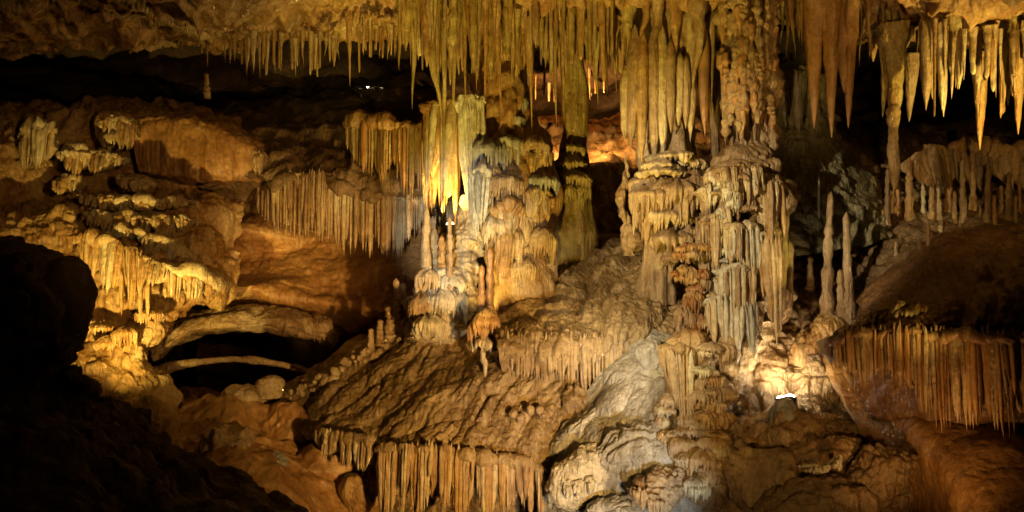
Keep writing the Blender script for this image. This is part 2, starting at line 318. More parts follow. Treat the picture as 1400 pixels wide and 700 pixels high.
def curtain(label, top, bot, wpx, m, seed=0, ledge=9, mats=None, group=None, body=True, parent=None, name='flowstone_drapery', ledge_mat=None, ragged=.22, toplip=True, rise=0, bulge=1, conv=.085):
    """hanging drapery: rounded ledge, corrugated sheet behind, ribs one by one"""
    r_ = np.random.default_rng(seed+100); top = np.array(top, float); bot = np.array(bot, float)
    x0, x1 = top[0,0], top[-1,0]; mid = lerp_poly(top, (x0+x1)/2)
    t = parent or thing(name, label, 'drapery', P((x0+x1)/2, mid[0], mid[1]), group)
    L0 = parent_loc(t)
    # lobes: tongues of a few ribs, each with its own depth, droop and root
    lobes = []; x = x0
    while x < x1-1:
        wl = wpx*r_.uniform(2.6, 8); lobes.append((x, min(x+wl, x1), r_.uniform(-1,1), r_.uniform(-1,1), r_.uniform(-.5,.5))); x += wl
    def lobe(x):
        for l in lobes:
            if x <= l[1]: return l
        return lobes[-1]
    if toplip:
        pts = []
        for x in np.linspace(x0-3, x1+3, max(14, int((x1-x0)/9))):
            yt, d = lerp_poly(top, x); l = lobe(x); u = min(1, abs((x-(l[0]+l[1])/2)/max(4, (l[1]-l[0])/2))); q = P(x, yt-1+4*l[3]+4*u*u, d); q[1] += .05+.04*l[2]-S((l[1]-l[0])*.42*bulge, d)*(1-u*u)*.3; pts.append(q)
        rr = [S(ledge*f*r_.uniform(.6,1.15), q[1]) for f, q in zip([.4,.8]+[1]*(len(pts)-4)+[.8,.4], pts)]
        child('ledge', tube_mesh('ledge', pts, rr, ledge_mat or m, 28, max(60, int((x1-x0)/1.5)), 'lumpy', 1.4, seed, loc=tuple(L0)), t, L0)
    if body:
        xs = np.linspace(x0, x1, max(24, int((x1-x0)/2.0))); rows = []
        for sy, dd in ((-.02,.0),(.25,.03),(.55,.05),(.76,.09),(.79,.16),(.5,.24),(.0,.28)):
            row = []
            for x in xs:
                yt, d = lerp_poly(top, x); yb = lerp_poly(bot, x)[0]; l = lobe(x)
                u = min(1, abs((x-(l[0]+l[1])/2)/max(4, (l[1]-l[0])/2))); q = P(x, yt+(yb-yt)*sy*(1.02-.3*u*u+.12*l[3]), d); q[1] += dd+.04*l[2]+.025-S((l[1]-l[0])*.42*bulge, d)*(1-u*u)*(.25+.70*sy); row.append(q)
            rows.append(row)
        G = cr(np.array(rows), 44); G[...,1] += .035*bil(G*np.array([7,7,.8]), 2, seed)+.012*fbm(G*np.array([20,20,3]), 2, seed); G[...,2] += .02*fbm(G*5, 2, seed)
        child('sheet', mesh('sheet', (G-np.array(L0)).reshape(-1,3), gridfaces(44, len(xs)), m), t, L0)
    x = x0+wpx*.3
    while x < x1:
        yt, d = lerp_poly(top, x); yb = lerp_poly(bot, x)[0]; l = lobe(x)
        u = (x-(l[0]+l[1])/2)/max(4, (l[1]-l[0])/2)-l[4]; h = r_.uniform(-1,1)
        y1 = yt+5*l[3]+r_.uniform(-3,4); y2 = yt+(yb-yt)*(1.08-ragged*1.1*u*u+ragged*.5*l[3]+ragged*.22*h); ww = wpx*(.30+.65*r_.uniform()**1.5); y2 = y1+(y2-y1)*(r_.uniform(.45,.8) if r_.uniform() < .08 else 1)
        y1 -= rise*r_.uniform(.2,1)
        dy = rise*(r_.uniform(.2,1)+.3*l[3]); y1 -= dy
        p = P(x, y1-2, d); push = .01+dy*.006; p[1] += push; uu = min(1, abs((x-(l[0]+l[1])/2)/max(4, (l[1]-l[0])/2))); bz = S((l[1]-l[0])*.42*bulge, d)*(1-uu*uu); p[1] += r_.uniform(-.02,.02)+.0+.04*l[2]-.25*bz
        child('rib', RIB[r_.integers(8)], t, p, (S(ww,d)*r_.uniform(.8,1.05), S(ww,d)*1.15, S(max(6, y2-y1+2),d)), r_.uniform(0,6.28), -min(.5, (.75*bz+push)/S(max(6, y2-y1+2),d))+r_.uniform(-.02,.02), conv*u+r_.uniform(-.012,.012),
              m=(mats[r_.integers(len(mats))] if mats else m))
        x += wpx*r_.uniform(.35,.85)
    return t
def tiers(t, lst, m, seed=0, deep=1.0):
    """flowstone tiers as parts of thing t: (px, py of the lip, width px, fringe px, distance)"""
    r_ = np.random.default_rng(seed+50)
    for e in lst:
        px, py, wp, hp, d = e[:5]; mm = e[5] if len(e) > 5 else (m if isinstance(m, str) else m[r_.integers(len(m))])
        q = P(px, py, d); s = S(wp/2, d)
        child('tier', TIER[r_.integers(14)], t, q, (s, s*deep*r_.uniform(.8,1.1), S(hp, d)*r_.uniform(.9,1.15)), r_.uniform(0,6.28), r_.uniform(-.1,.05), r_.uniform(-.1,.1), m=mm)
def boulder(px, py, wpx, hpx, d, m, label, style='rock', amp=1, seed=0, tilt=0, deep=1, name='boulder', cat='rock', facet=0, n=56, parent=None, group=None):
    """closed rock: centre, width, height"""
    u = np.linspace(0.02, np.pi-.02, n)[:, None]; th = np.linspace(0, 2*np.pi, n*2, endpoint=False)[None]
    D = np.stack([np.sin(u)*np.cos(th), np.sin(u)*np.sin(th), np.cos(u)+0*th], -1)
    e = .75 if facet else 1.0
    Q = np.sign(D)*np.abs(D)**e; a, b = S(wpx/2, d), S(hpx/2, d)
    sc = np.array([a, (a+b)/2*deep, b]); G = Q*sc
    c, s_ = math.cos(tilt), math.sin(tilt); M = np.array([[c,0,s_],[0,1,0],[-s_,0,c]]); G = G@M; nn = (D/sc)@M; nn /= np.linalg.norm(nn, axis=-1, keepdims=True)
    pos = P(px, py, d); k = min(1, min(a, b)/.45)
    G = G+nn*(amp*k*disp((G+pos)/max(k,.25)*1.0, style, seed))[..., None]
    f = gridfaces(n, n*2, True)[:, ::-1].tolist()+[[i for i in range(2*n)], [(n-1)*2*n+i for i in reversed(range(2*n))]]
    o = link(name, mesh(name, G.reshape(-1,3), f, m), parent); o.location = Vector(tuple(pos))-(parent_loc(parent) if parent else Vector())
    if parent is None: tag(o, label, cat, group, 'thing')
    return o
def column(label, path, m, tl=None, tm=None, style='lumpy', amp=.8, seed=0, nth=96, nl=160, name='limestone_column', cat='column', squash=1, core_m=None, flute=0, nfl=9):
    d0 = path[-1][2]; loc = P(path[-1][0], path[-1][1], d0); t = thing(name, label, cat, loc)
    child('core', tube_mesh('core', [P(*q[:3]) for q in path], [S(q[3], q[2]) for q in path], core_m or m, nth, nl, style, amp, seed, squash, flute, nfl, loc=loc), t, loc)
    if tl: tiers(t, tl, tm or m, seed)
    return t
def rand_tiers(path, n, seed, wr=(.7,1.2), hr=(14,34), y0=None, y1=None, lift=.55, d_off=0):
    r_ = np.random.default_rng(seed+9); C = cr(np.array(path, float), 200); out = []
    ys = C[:,1]; a = y0 if y0 is not None else ys.min(); b = y1 if y1 is not None else ys.max()
    for i in range(n):
        y = a+(b-a)*(i+r_.uniform(.1,.9))/n; k = int(np.argmin(np.abs(ys-y))); px, py, d, r = C[k]
        ph = r_.uniform(-1.25, 1.25); rw = S(r, d)
        out.append((px+math.sin(ph)*r*lift*r_.uniform(.6,1.1), y, r*r_.uniform(*wr), r_.uniform(*hr), d-math.cos(ph)*rw*lift*r_.uniform(.8,1.25)+d_off))
    return out

# ================================================================== THE SETTING
def W(x, y, z): return (x, y, CZ+z)
# ceiling: one rough sheet, low over the camera side, running back over the far gallery
XS = (-12,-9,-6,-4.2,-2.6,-1.5,-.6,.8,2.4,3.6,4.4,6,9,12)
RL = ((-4,3.2),(1,3.0),(4.5,2.8),(6,2.62),(7,2.52),(8,2.44),(9.3,2.42),(10.3,2.6),(11.2,2.9)); RC = ((-4,3.3),(1,3.2),(4.5,3.2),(6,3.1),(7,3.0),(8,2.85),(9.3,2.86),(10.3,2.84),(11.2,2.92))
def roofz(x, y):                         # ceiling height above the eye: higher in the middle bay
    k = max(0, min(1, (x+2.4)/1.2))*max(0, min(1, (4.6-x)/.9)); k = k*k*(3-2*k)
    return np.interp(y, *zip(*RL))*(1-k)+np.interp(y, *zip(*RC))*k+.04*math.sin(x*.9+y)
def roof(xs, ys): return [list(reversed([W(x, y, roofz(x, y)) for x in xs])) for y in ys]
patch('cave_ceiling', roof(XS, (-4,1,4.5,6.1)), 'ochre', (50, 90), 'rock', .6, 3, 'ceiling over the viewing walkway', 'ceiling', world=True)
XH = (-8,-6,-4.8,-3.8,-2.6,-1.5,-.6,.8,2.4,3.6,4.4,5.2,6.5,8)
patch('cave_ceiling', roof(XH, (6,7,8,8.7,9.3,9.8,10.3,11.2)), 'ochre', (260, 620), 'crag', 1.0, 3, 'rough brown limestone ceiling hung with stalactites', 'ceiling', world=True)
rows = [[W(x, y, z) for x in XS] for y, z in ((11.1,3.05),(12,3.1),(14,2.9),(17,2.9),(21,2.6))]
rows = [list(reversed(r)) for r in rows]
patch('cave_ceiling', rows, 'dark', (100, 200), 'rock', 1.0, 4, 'dark shade-coloured ceiling over the far gallery', 'ceiling', world=True)  # the slot's shade is put into this near-black rock colour
# outer shell so that the place is closed
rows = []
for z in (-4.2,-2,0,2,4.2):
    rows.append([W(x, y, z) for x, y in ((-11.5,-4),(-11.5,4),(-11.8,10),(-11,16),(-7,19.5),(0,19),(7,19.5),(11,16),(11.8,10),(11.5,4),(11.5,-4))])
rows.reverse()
patch('cave_wall', rows, 'dark', (90, 260), 'rock', 2.2, 11, 'dark shade-coloured rock wall closing the far side of the cave', 'wall', world=True)  # darkened in its colour so the gallery reads as unlit
rows = [[W(x, -4+.3*math.sin(x), z) for x in (12,6,0,-6,-12)] for z in (4.2,2,0,-2,-4.2)]
patch('cave_wall', rows, 'brown', (40, 60), 'rock', 1.5, 12, 'rock wall behind the viewing walkway', 'wall', world=True)
rows = [[W(x, y, -3.9) for x in (-12,-6,0,6,12)] for y in (21,14,8,2,-5)]
patch('cave_floor', rows, 'brown', (120, 150), 'rock', 1.2, 13, 'dark uneven cave floor below the formations', 'floor', world=True)

# left upper ledge: dark roof of the drapery, sloping back to the slot
patch('rock_ledge', [[(250,165,15.5),(350,132,15.5),(470,120,15.5),(600,118,15.5)], [(250,180,14),(350,150,14),(470,138,14),(600,140,13.6)],
    [(260,215,12.8),(350,195,12.6),(470,180,12.4),(600,190,11.8)], [(270,245,12),(350,230,11.8),(470,232,11.6),(600,240,11.2)],
    [(270,262,11.95),(350,245,11.8),(470,262,11.55),(600,268,11.1)], [(270,275,12.6),(350,275,12.5),(470,280,12.3),(600,285,11.9)],
    [(270,285,13.6),(350,290,13.4),(470,290,13.3),(600,295,13)]], 'brown', (170, 220), 'rock', .8, 21, 'dark sloping rock ledge above the pale drapery', 'ledge')
# left wall pocket, smooth orange rock
patch('cave_wall', [[(230,262,13.4),(330,270,13.6),(430,270,13.5),(600,270,12.6)], [(230,292,12.6),(330,292,13.2),(430,296,13.2),(600,300,12.4)],
    [(240,318,12.0),(300,312,12.3),(430,322,13.0),(600,330,12.3)], [(250,345,12.1),(300,345,12.9),(430,345,12.9),(600,350,12.2)],
    [(255,378,12.2),(310,378,12.6),(430,372,12.6),(600,380,12.0)], [(260,392,11.7),(330,388,11.9),(430,398,12.3),(600,410,11.8)],
    [(270,415,12.2),(340,415,12.3),(440,420,12.2),(600,440,11.6)], [(270,440,14.2),(350,440,14.2),(450,450,13.8),(600,480,11.8)],
    [(270,470,16.5),(350,470,16.5),(450,475,16.0),(600,500,12.5)], [(270,560,17.5),(350,560,17.5),(450,560,16.5),(600,600,13)]], 'orange', (220, 260), 'smooth', 1.0, 22, 'smooth orange rock hollow under the pale drapery', 'wall')
# left flowstone wall behind the shelves
patch('cave_wall', [[(-80,130,14),(40,150,14),(140,150,14),(260,150,14),(330,160,14)], [(-80,175,12),(40,165,12),(140,155,12.4),(260,165,12.6),(330,175,12.8)],
    [(-80,230,11.6),(40,215,11.7),(140,215,12.1),(260,250,12.3),(330,250,12.6)], [(-80,275,11.5),(40,265,11.7),(140,262,12.0),(260,268,12.3),(330,268,12.6)],
    [(-80,300,10.9),(40,292,11.0),(140,285,11.2),(260,290,11.6),(330,290,12.3)], [(-80,340,10.8),(60,335,10.8),(140,330,10.9),(260,335,11.2),(320,345,12.0)],
    [(-80,420,10.7),(70,400,10.7),(140,385,10.7),(250,390,10.9),(320,400,11.6)], [(-80,500,10.2),(90,460,10.3),(150,450,10.5),(215,440,10.7),(268,425,11.5)],
    [(-80,560,9.7),(90,530,9.8),(150,515,9.9),(188,500,10.1),(206,480,11)], [(-80,640,9.2),(90,600,9.2),(170,585,9.3),(222,570,9.5),(236,548,10.4)],
    [(-80,720,8.8),(90,720,8.6),(180,720,8.6),(260,700,8.8),(300,640,9.6)]], 'ochre', (300, 230), 'lumpy', 1.0, 23, 'lumpy yellow flowstone wall on the left side', 'wall')
# floor rubble between the left wall and the mound
patch('rock_slope', [[(180,540,12.5),(300,545,12.5),(400,545,12),(480,560,11.5)], [(180,565,10.4),(300,552,10.6),(400,556,10.6),(480,590,10.6)],
    [(180,620,9.5),(300,590,9.6),(400,600,9.8),(480,640,10)], [(200,690,8.8),(300,650,8.9),(400,655,9.2),(520,690,9.7)], [(200,790,8.2),(300,760,8.2),(400,750,8.4),(560,760,9.2)]],
    'orange', (150, 170), 'rock', .9, 24, 'reddish brown rubble slope below the dark arch', 'slope')
# central mound
patch('flowstone_mound', [[(385,542,11.6),(470,482,12.0),(560,430,12.2),(650,410,12.3),(760,340,12.6),(880,325,12.2),(1000,380,11)],
    [(372,552,10.7),(468,500,10.9),(560,452,10.9),(650,440,10.8),(760,362,11.3),(880,352,10.9),(985,420,10)],
    [(385,578,10.2),(480,540,10.1),(580,508,9.9),(660,500,9.75),(770,430,10.1),(880,415,9.9),(960,470,9.5)],
    [(415,594,9.8),(500,578,9.5),(600,566,9.2),(680,556,9.2),(770,530,9.3),(850,515,9.3),(930,540,9.3)],
    [(428,603,9.55),(515,614,9.15),(600,618,8.95),(680,628,8.95),(740,640,9.0),(810,630,9.2),(900,640,9.2)],
    [(440,622,10.0),(520,640,9.6),(600,648,9.4),(680,655,9.4),(750,660,9.4),(820,670,9.4),(900,690,9.3)],
    [(440,740,10.2),(520,740,9.9),(600,740,9.7),(680,740,9.6),(760,740,9.5),(840,740,9.4),(920,740,9.3)]],
    'mound', (420, 520), 'mound', 1.0, 25, 'big brown flowstone mound sloping down under the columns', 'mound')
# rock shelf between the columns, in front of the far chamber
patch('rock_ledge', [[(560,165,16.5),(700,178,16.8),(820,176,16.8),(1000,160,16.5)], [(560,240,14),(700,240,13.6),(820,230,13.6),(1000,220,14)],
    [(560,330,12.6),(700,320,12.4),(820,300,12.6),(1000,300,12.4)], [(560,460,12.0),(700,420,12.0),(820,360,12.2),(1000,400,11.6)]],
    'tan', (130, 180), 'lumpy', 1.2, 26, 'rubble covered ledge between the columns', 'ledge')
patch('cave_wall', [[(660,60,16.5),(740,60,17),(800,60,17),(880,60,16.5)], [(660,105,17),(740,100,17.4),(800,100,17.4),(880,105,17)], [(660,150,17),(740,150,17.4),(800,150,17.4),(880,150,17)], [(660,200,16),(740,200,16.2),(800,200,16.2),(880,200,16)]],
    'rust', (70, 110), 'crag', .9, 38, 'orange back wall of the far lit chamber', 'wall')
# right: grey flowstone slope behind the stalagmites
GR = []
GR.append(patch('rock_slope', [[(1020,120,13.5),(1110,150,13),(1200,170,14),(1300,185,15),(1620,190,15)], [(1020,190,11),(1110,198,10.7),(1200,232,11.2),(1300,245,12),(1620,235,12)],
    [(1020,270,10.4),(1110,262,10.2),(1200,275,10.3),(1300,285,10.5),(1620,270,10.5)], [(1020,350,10),(1110,330,9.9),(1190,325,9.8),(1290,318,9.4),(1620,295,9.2)],
    [(1020,430,9.4),(1110,420,9.2),(1190,400,9.0),(1280,360,8.8),(1620,330,8.4)], [(1020,520,8.9),(1110,500,8.8),(1190,470,8.7),(1280,430,8.6),(1620,420,8.2)]],
    'brown', (240, 260), 'lumpy', .9, 27, 'brown flowstone slope carrying the stalagmite garden', 'slope'))
# right: nearer hump
GR.append(patch('rock_slope', [[(1180,420,9.2),(1250,350,9.0),(1330,318,8.8),(1640,295,8.6)], [(1185,432,8.3),(1250,385,8.2),(1330,345,8.0),(1640,318,7.8)],
    [(1170,440,7.9),(1250,420,7.6),(1330,390,7.3),(1640,370,7.0)], [(1150,452,7.6),(1230,432,7.3),(1330,425,7.0),(1640,420,6.7)],
    [(1140,468,7.5),(1230,452,7.2),(1330,455,6.95),(1640,460,6.6)], [(1160,485,8.1),(1230,484,7.8),(1330,490,7.5),(1640,500,7.2)], [(1190,580,8.5),(1240,570,7.9),(1330,585,7.5),(1640,600,7.2)]],
    'umber', (260, 280), 'mound', .8, 28, 'dark rounded hump above the right drapery', 'slope'))
# right: smooth orange ramp under the drapery, running to the gully
patch('rock_slope', [[(1120,480,8.9),(1210,520,8.5),(1320,560,8.0),(1640,570,7.4)], [(1140,530,8.6),(1215,560,8.2),(1320,590,7.5),(1640,600,6.9)],
    [(1180,590,8.3),(1240,610,7.9),(1330,630,7.1),(1640,640,6.4)], [(1230,660,8.1),(1280,670,7.5),(1350,680,6.7),(1640,690,6.0)], [(1260,760,8.0),(1300,760,7.2),(1360,760,6.3),(1640,760,5.6)]],
    'orange', (160, 160), 'smooth', .8, 29, 'smooth orange ramp below the right drapery', 'slope')
# bottom right: brown rock around the lamp
patch('rock_slope', [[(940,455,9.6),(1050,440,9.1),(1110,450,9.1),(1160,480,9.2),(1200,540,9.0)], [(940,500,9.4),(1040,485,8.9),(1090,480,8.9),(1140,505,8.9),(1200,570,8.7)],
    [(940,560,9.1),(1035,545,8.75),(1080,540,8.7),(1130,555,8.6),(1210,610,8.4)], [(940,600,8.8),(1040,590,8.1),(1080,590,7.9),(1130,600,8.1),(1230,650,8.1)],
    [(940,640,8.4),(1040,640,7.9),(1090,640,7.8),(1150,640,7.8),(1250,680,7.9)], [(940,760,8.2),(1040,760,7.7),(1090,760,7.6),(1160,760,7.6),(1280,760,7.7)]],
    'tan', (230, 220), 'lumpy', 1.0, 30, 'pale brown rock hollow around the white lamp', 'slope')
# foreground left: bank with its unlit shade put into a black colour
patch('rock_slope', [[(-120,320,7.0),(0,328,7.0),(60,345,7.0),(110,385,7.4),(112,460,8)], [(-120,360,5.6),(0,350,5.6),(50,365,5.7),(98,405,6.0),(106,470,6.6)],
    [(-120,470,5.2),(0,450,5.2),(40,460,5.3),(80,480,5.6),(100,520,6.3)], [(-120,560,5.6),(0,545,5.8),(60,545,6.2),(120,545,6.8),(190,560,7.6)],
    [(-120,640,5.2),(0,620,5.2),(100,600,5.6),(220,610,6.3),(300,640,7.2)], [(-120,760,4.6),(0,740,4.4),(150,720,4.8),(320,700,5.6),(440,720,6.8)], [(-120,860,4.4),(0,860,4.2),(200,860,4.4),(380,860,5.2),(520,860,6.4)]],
    'dark', (200, 240), 'crag', .8, 31, 'rock bank coloured black for shade in the lower left corner', 'bank')

# ================================================================== LEFT SIDE
# orange panel block
patch('rock_outcrop', [[(178,176,13.2),(230,168,13.2),(300,170,13.2),(368,196,13.2)], [(182,168,12.0),(230,162,12.0),(300,168,12.1),(366,200,12.2)], [(184,172,11.85),(230,166,11.75),(300,174,11.75),(360,206,11.9)],
    [(186,200,11.75),(230,200,11.65),(300,205,11.65),(358,222,11.85)], [(190,226,11.75),(232,232,11.65),(300,238,11.65),(356,244,11.85)], [(192,234,11.9),(232,242,11.8),(300,247,11.8),(356,250,12.0)], [(196,236,13.2),(232,240,13.2),(300,243,13.2),(356,246,13.2)]],
    'orange', (130,220), 'flow', .6, 41, 'flat orange rock panel with a crack under the dark slot', 'rock', 'thing')
curtain('short pale drip row on the right end of the orange panel', [(346,206,11.75),(358,208,11.8),(368,214,11.9)], [(346,232),(358,240),(368,238)], 6, 'tan', 40, 5)
boulder(160, 178, 62, 50, 11.7, 'ochre', 'small ochre block beside the orange rock panel', 'flow', .5, 42, 0, .6, facet=1)
t = thing('flowstone_shelf', 'pale yellow fringed flowstone shelves stacked at upper left', 'flowstone', P(110,285,11.2))
tiers(t, [(50,180,44,40,11.6),(120,214,80,24,11.5),(92,250,36,16,11.35),(185,246,40,14,11.6),(160,190,44,24,11.6)], 'cream', 1)
tiers(t, [(150,272,90,8,11.2),(200,274,80,8,11.25),(240,276,50,8,11.4)], 'cream', 2, .8)
tiers(t, [(150,296,70,14,11.0),(190,299,70,16,11.0),(228,300,60,10,11.05),(255,302,40,10,11.2)], 'cream', 3, .8)
for k, (tp, bt, wp) in enumerate((([(26,182,11.5),(48,174,11.4),(74,176,11.45)], [(26,215),(48,232),(74,226)], 6), ([(80,212,11.35),(120,206,11.2),(166,212,11.35)], [(80,226),(110,246),(130,242),(166,226)], 6),
        ([(70,250,11.2),(90,244,11.1),(114,250,11.2)], [(70,258),(90,274),(114,260)], 6), ([(158,248,11.4),(185,246,11.3),(210,246,11.4)], [(158,256),(185,266),(210,252)], 6),
        ([(110,271,10.95),(150,275,10.85),(200,279,10.85),(252,276,11.1)], [(110,282),(150,292),(200,292),(252,284)], 5.5), ([(114,291,10.75),(150,296,10.65),(200,300,10.65),(256,302,10.85)], [(114,304),(150,315),(200,322),(230,330),(256,318)], 5.5),
        ([(136,160,11.5),(160,158,11.4),(184,164,11.5)], [(136,170),(160,192),(184,198)], 6))):
    curtain('', tp, bt, wp, 'cream', 300+k, 6, ['cream','cream','ochre'], parent=t, ragged=.3)
t = thing('flowstone_shelf', 'big yellow lit flowstone shelf with long drips behind the dark boulder', 'flowstone', P(200,520,10.0))
tiers(t, [(130,326,60,20,10.6),(165,334,64,24,10.6),(200,346,56,24,10.55),(232,366,70,22,10.5),(270,378,70,24,10.6),(296,388,50,24,10.7),(215,352,60,20,10.55),(160,322,70,14,10.7),(215,336,60,14,10.75),(250,356,60,16,10.7)], ('ochre','cream'), 4, .6)
curtain('', [(106,320,10.4),(140,328,10.3),(168,336,10.3),(196,346,10.3)], [(106,378),(140,386),(168,422),(196,420)], 5.6, 'ochre', 43, 7, ['ochre','cream'], parent=t)
curtain('', [(190,352,10.25),(230,364,10.2),(270,374,10.25),(308,388,10.4)], [(190,392),(230,400),(270,412),(308,402)], 5.6, 'cream', 44, 7, ['cream','ochre'], parent=t)
curtain('', [(150,306,10.6),(190,320,10.5),(230,338,10.5),(262,356,10.6)], [(150,318),(190,336),(230,356),(262,370)], 5.6, 'cream', 45, 7, ['cream','grey'], parent=t, ragged=.3)
for px, y0, y1, wd, d in ((166,370,432,7,10.3),(192,380,436,8,10.25),(202,382,436,7,10.2),(226,392,408,6,10.2),(244,394,414,6,10.2)):
    child('drip', RIB[int(px) % 8], t, P(px,y0,d), (S(wd/2,d),S(wd/2,d),S(y1-y0,d)), .3, m='ochre')
tiers(t, [(140,448,40,18,10.25),(172,456,36,18,10.2),(150,470,34,20,10.15),(205,430,40,16,10.4)], 'ochre', 5)
grow(262, 358, 318, 11, 10.9, 'cream', 'small pale stalagmite at the end of the yellow flowstone shelf')
grow(237, 352, 326, 9, 10.7, 'cream', 'short stalagmite in the notch above the yellow flowstone shelf')
# slab, bridge and rocks at the dark arch
patch('rock_slab', [[(196,462,12.8),(280,420,13),(380,415,13),(470,450,13)], [(204,468,11.6),(270,424,11.9),(360,418,11.9),(440,432,12),(462,462,12.2)], [(206,482,11.3),(270,442,11.5),(360,440,11.5),(430,456,11.7),(458,472,12)],
    [(208,490,11.5),(270,455,11.7),(360,452,11.7),(430,466,11.9),(456,476,12.2)], [(215,480,13.5),(280,450,13.5),(360,450,13.5),(450,470,13.5)]], 'tan', (110,240), 'crag', .5, 45, 'rounded tan rock slab roofing the dark arch', 'slab', 'thing')
pts = [P(198,522,11.4), P(230,503,11.3), P(290,493,11.2), P(340,492,11.2), P(390,500,11.3), P(450,518,11.6)]
o = link('rock_bridge', tube_mesh('rock_bridge', pts, [.12,.05,.038,.042,.05,.10], 'tan', 30, 160, 'crag', .7, 46, .9)); tag(o, 'thin natural rock bridge across the dark arch', 'bridge', None, 'thing')
boulder(330, 545, 52, 34, 10.4, 'tan', 'flat topped block below the dark arch', 'rock', .6, 47, .05, .9, facet=1)
boulder(368, 530, 36, 34, 10.5, 'cream', 'small pale wet block at the foot of the mound', 'rock', .7, 48, .3, .9, facet=1)
boulder(318, 610, 80, 60, 9.4, 'tan', 'pale angular boulder in the rubble below the arch', 'rock', .9, 49, -.3, .9, facet=1)
boulder(372, 640, 34, 40, 9.3, 'grey', 'small greyish rock wedged below the mound edge', 'rock', .9, 50, .2, .9, facet=1)
boulder(440, 650, 110, 80, 9.9, 'orange', 'reddish boulder tucked under the mound fringe', 'rock', .9, 51, .35, .8)
boulder(500, 672, 60, 50, 9.5, 'ochre', 'yellowish boulder beside the fringe at the bottom', 'rock', .8, 52, .1, .8)
boulder(395, 585, 60, 60, 10.2, 'orange', 'red brown rock where the mound meets the rubble', 'rock', .8, 53, .2, .8)

# pale drapery on the left
curtain('wide pale drapery of long ribs under the dark ledge', [(350,268,12.0),(372,252,11.7),(400,238,11.5),(430,240,11.4),(460,250,11.35),(500,266,11.3),(540,268,11.25),(585,276,11.2)],
        [(350,290),(372,308),(400,328),(430,322),(450,330),(480,342),(500,345),(545,346),(562,326),(585,300)], 4.6, 'cream', 61, 7, ['tan','cream','cream'], ledge_mat='brown', rise=6, ragged=.13, bulge=.35, conv=.012)
curtain('short pale drapery at the left end of the dark ledge', [(352,214,12.2),(370,206,12.1),(390,208,12.1)], [(352,240),(370,246),(390,240)], 7, 'tan', 62, 7)
# orange drapery behind the lamp
curtain('orange brown drapery hanging behind the yellow lamp', [(474,166,11.6),(500,164,11.4),(530,168,11.2),(560,172,11.0),(590,170,10.8),(628,150,10.6)],
        [(474,215),(500,232),(530,250),(560,262),(575,278),(600,282),(628,300)], 5.8, 'ochre', 63, 8, ['ochre','orange','ochre','olive'], bulge=.6, conv=.02, ragged=.2)
curtain('long yellow ribs hanging straight above the glowing lamp', [(578,150,10.5),(600,140,10.4),(625,135,10.4)], [(578,250),(600,278),(625,306)], 7, 'ochre', 64, 8, ['ochre','cream','olive'])
curtain('white ribbed drapery beside the yellow lamp', [(626,138,10.3),(645,130,10.2),(662,140,10.25)], [(626,255),(640,300),(662,312)], 6, 'white', 65, 8, ['white','white','cream'])
curtain('grey white ribs low on the white column', [(640,240,10.05),(656,232,9.95),(672,240,10.0)], [(640,312),(656,318),(672,310)], 6, 'white', 66, 7, ['white','grey'])

# ================================================================== COLUMN BEHIND THE LAMP (A)
pathA = [(688,30,11.2,24),(688,120,10.95,38),(692,185,10.8,50),(704,250,10.65,54),(712,320,10.5,46),(716,380,10.5,42),(712,430,10.6,40)]
tA = column('broad lumpy column right of the yellow lamp', pathA, 'ochre', rand_tiers(pathA, 95, 71, (.3,.62), (10,24), 118, 405, .72), ('tan','ochre','ochre','grey'), 'flow', 1.2, 71)
tiers(tA, [(668,205,44,30,10.2),(664,240,44,44,10.15),(690,250,50,26,10.1),(735,200,40,26,10.3),(742,250,44,24,10.3),(680,310,40,36,10.05,'cream'),(695,330,40,50,10.05,'ochre'),(740,330,40,40,10.2,'ochre'),(716,370,46,40,10.1,'ochre')], ('tan','grey'), 72)
for k, (tp, bt, wp, mm) in enumerate((([(672,196,10.25),(690,190,10.2),(712,196,10.25)], [(672,215),(690,232),(712,220)], 6, ['grey','tan']), ([(716,206,10.3),(735,200,10.25),(755,210,10.4)], [(716,224),(735,236),(755,226)], 6, ['tan','ochre']),
        ([(676,290,10.05),(695,284,10.0),(715,292,10.05)], [(676,330),(695,345),(715,335)], 7, ['ochre','cream']), ([(720,270,10.1),(738,264,10.1),(757,274,10.2)], [(720,300),(738,312),(757,300)], 7, ['ochre','tan']))):
    curtain('', tp, bt, wp, mm[0], 310+k, 7, mm, parent=tA, ragged=.3)
# small column B
pathB = [(786,40,11.4,16),(785,110,11.3,15),(786,170,11.3,13),(783,200,11.3,15),(782,240,11.2,20),(782,290,11.15,25),(778,325,11.25,38),(772,375,11.5,60)]
tB = column('slim olive column framed by the far chamber', pathB, 'olive', [(784,205,36,18,11.1),(780,225,42,24,11.05),(786,245,44,24,11.0),(778,262,40,24,10.95),(800,262,14,26,10.9)], 'olive', 'flow', .8, 73, 60, 110)

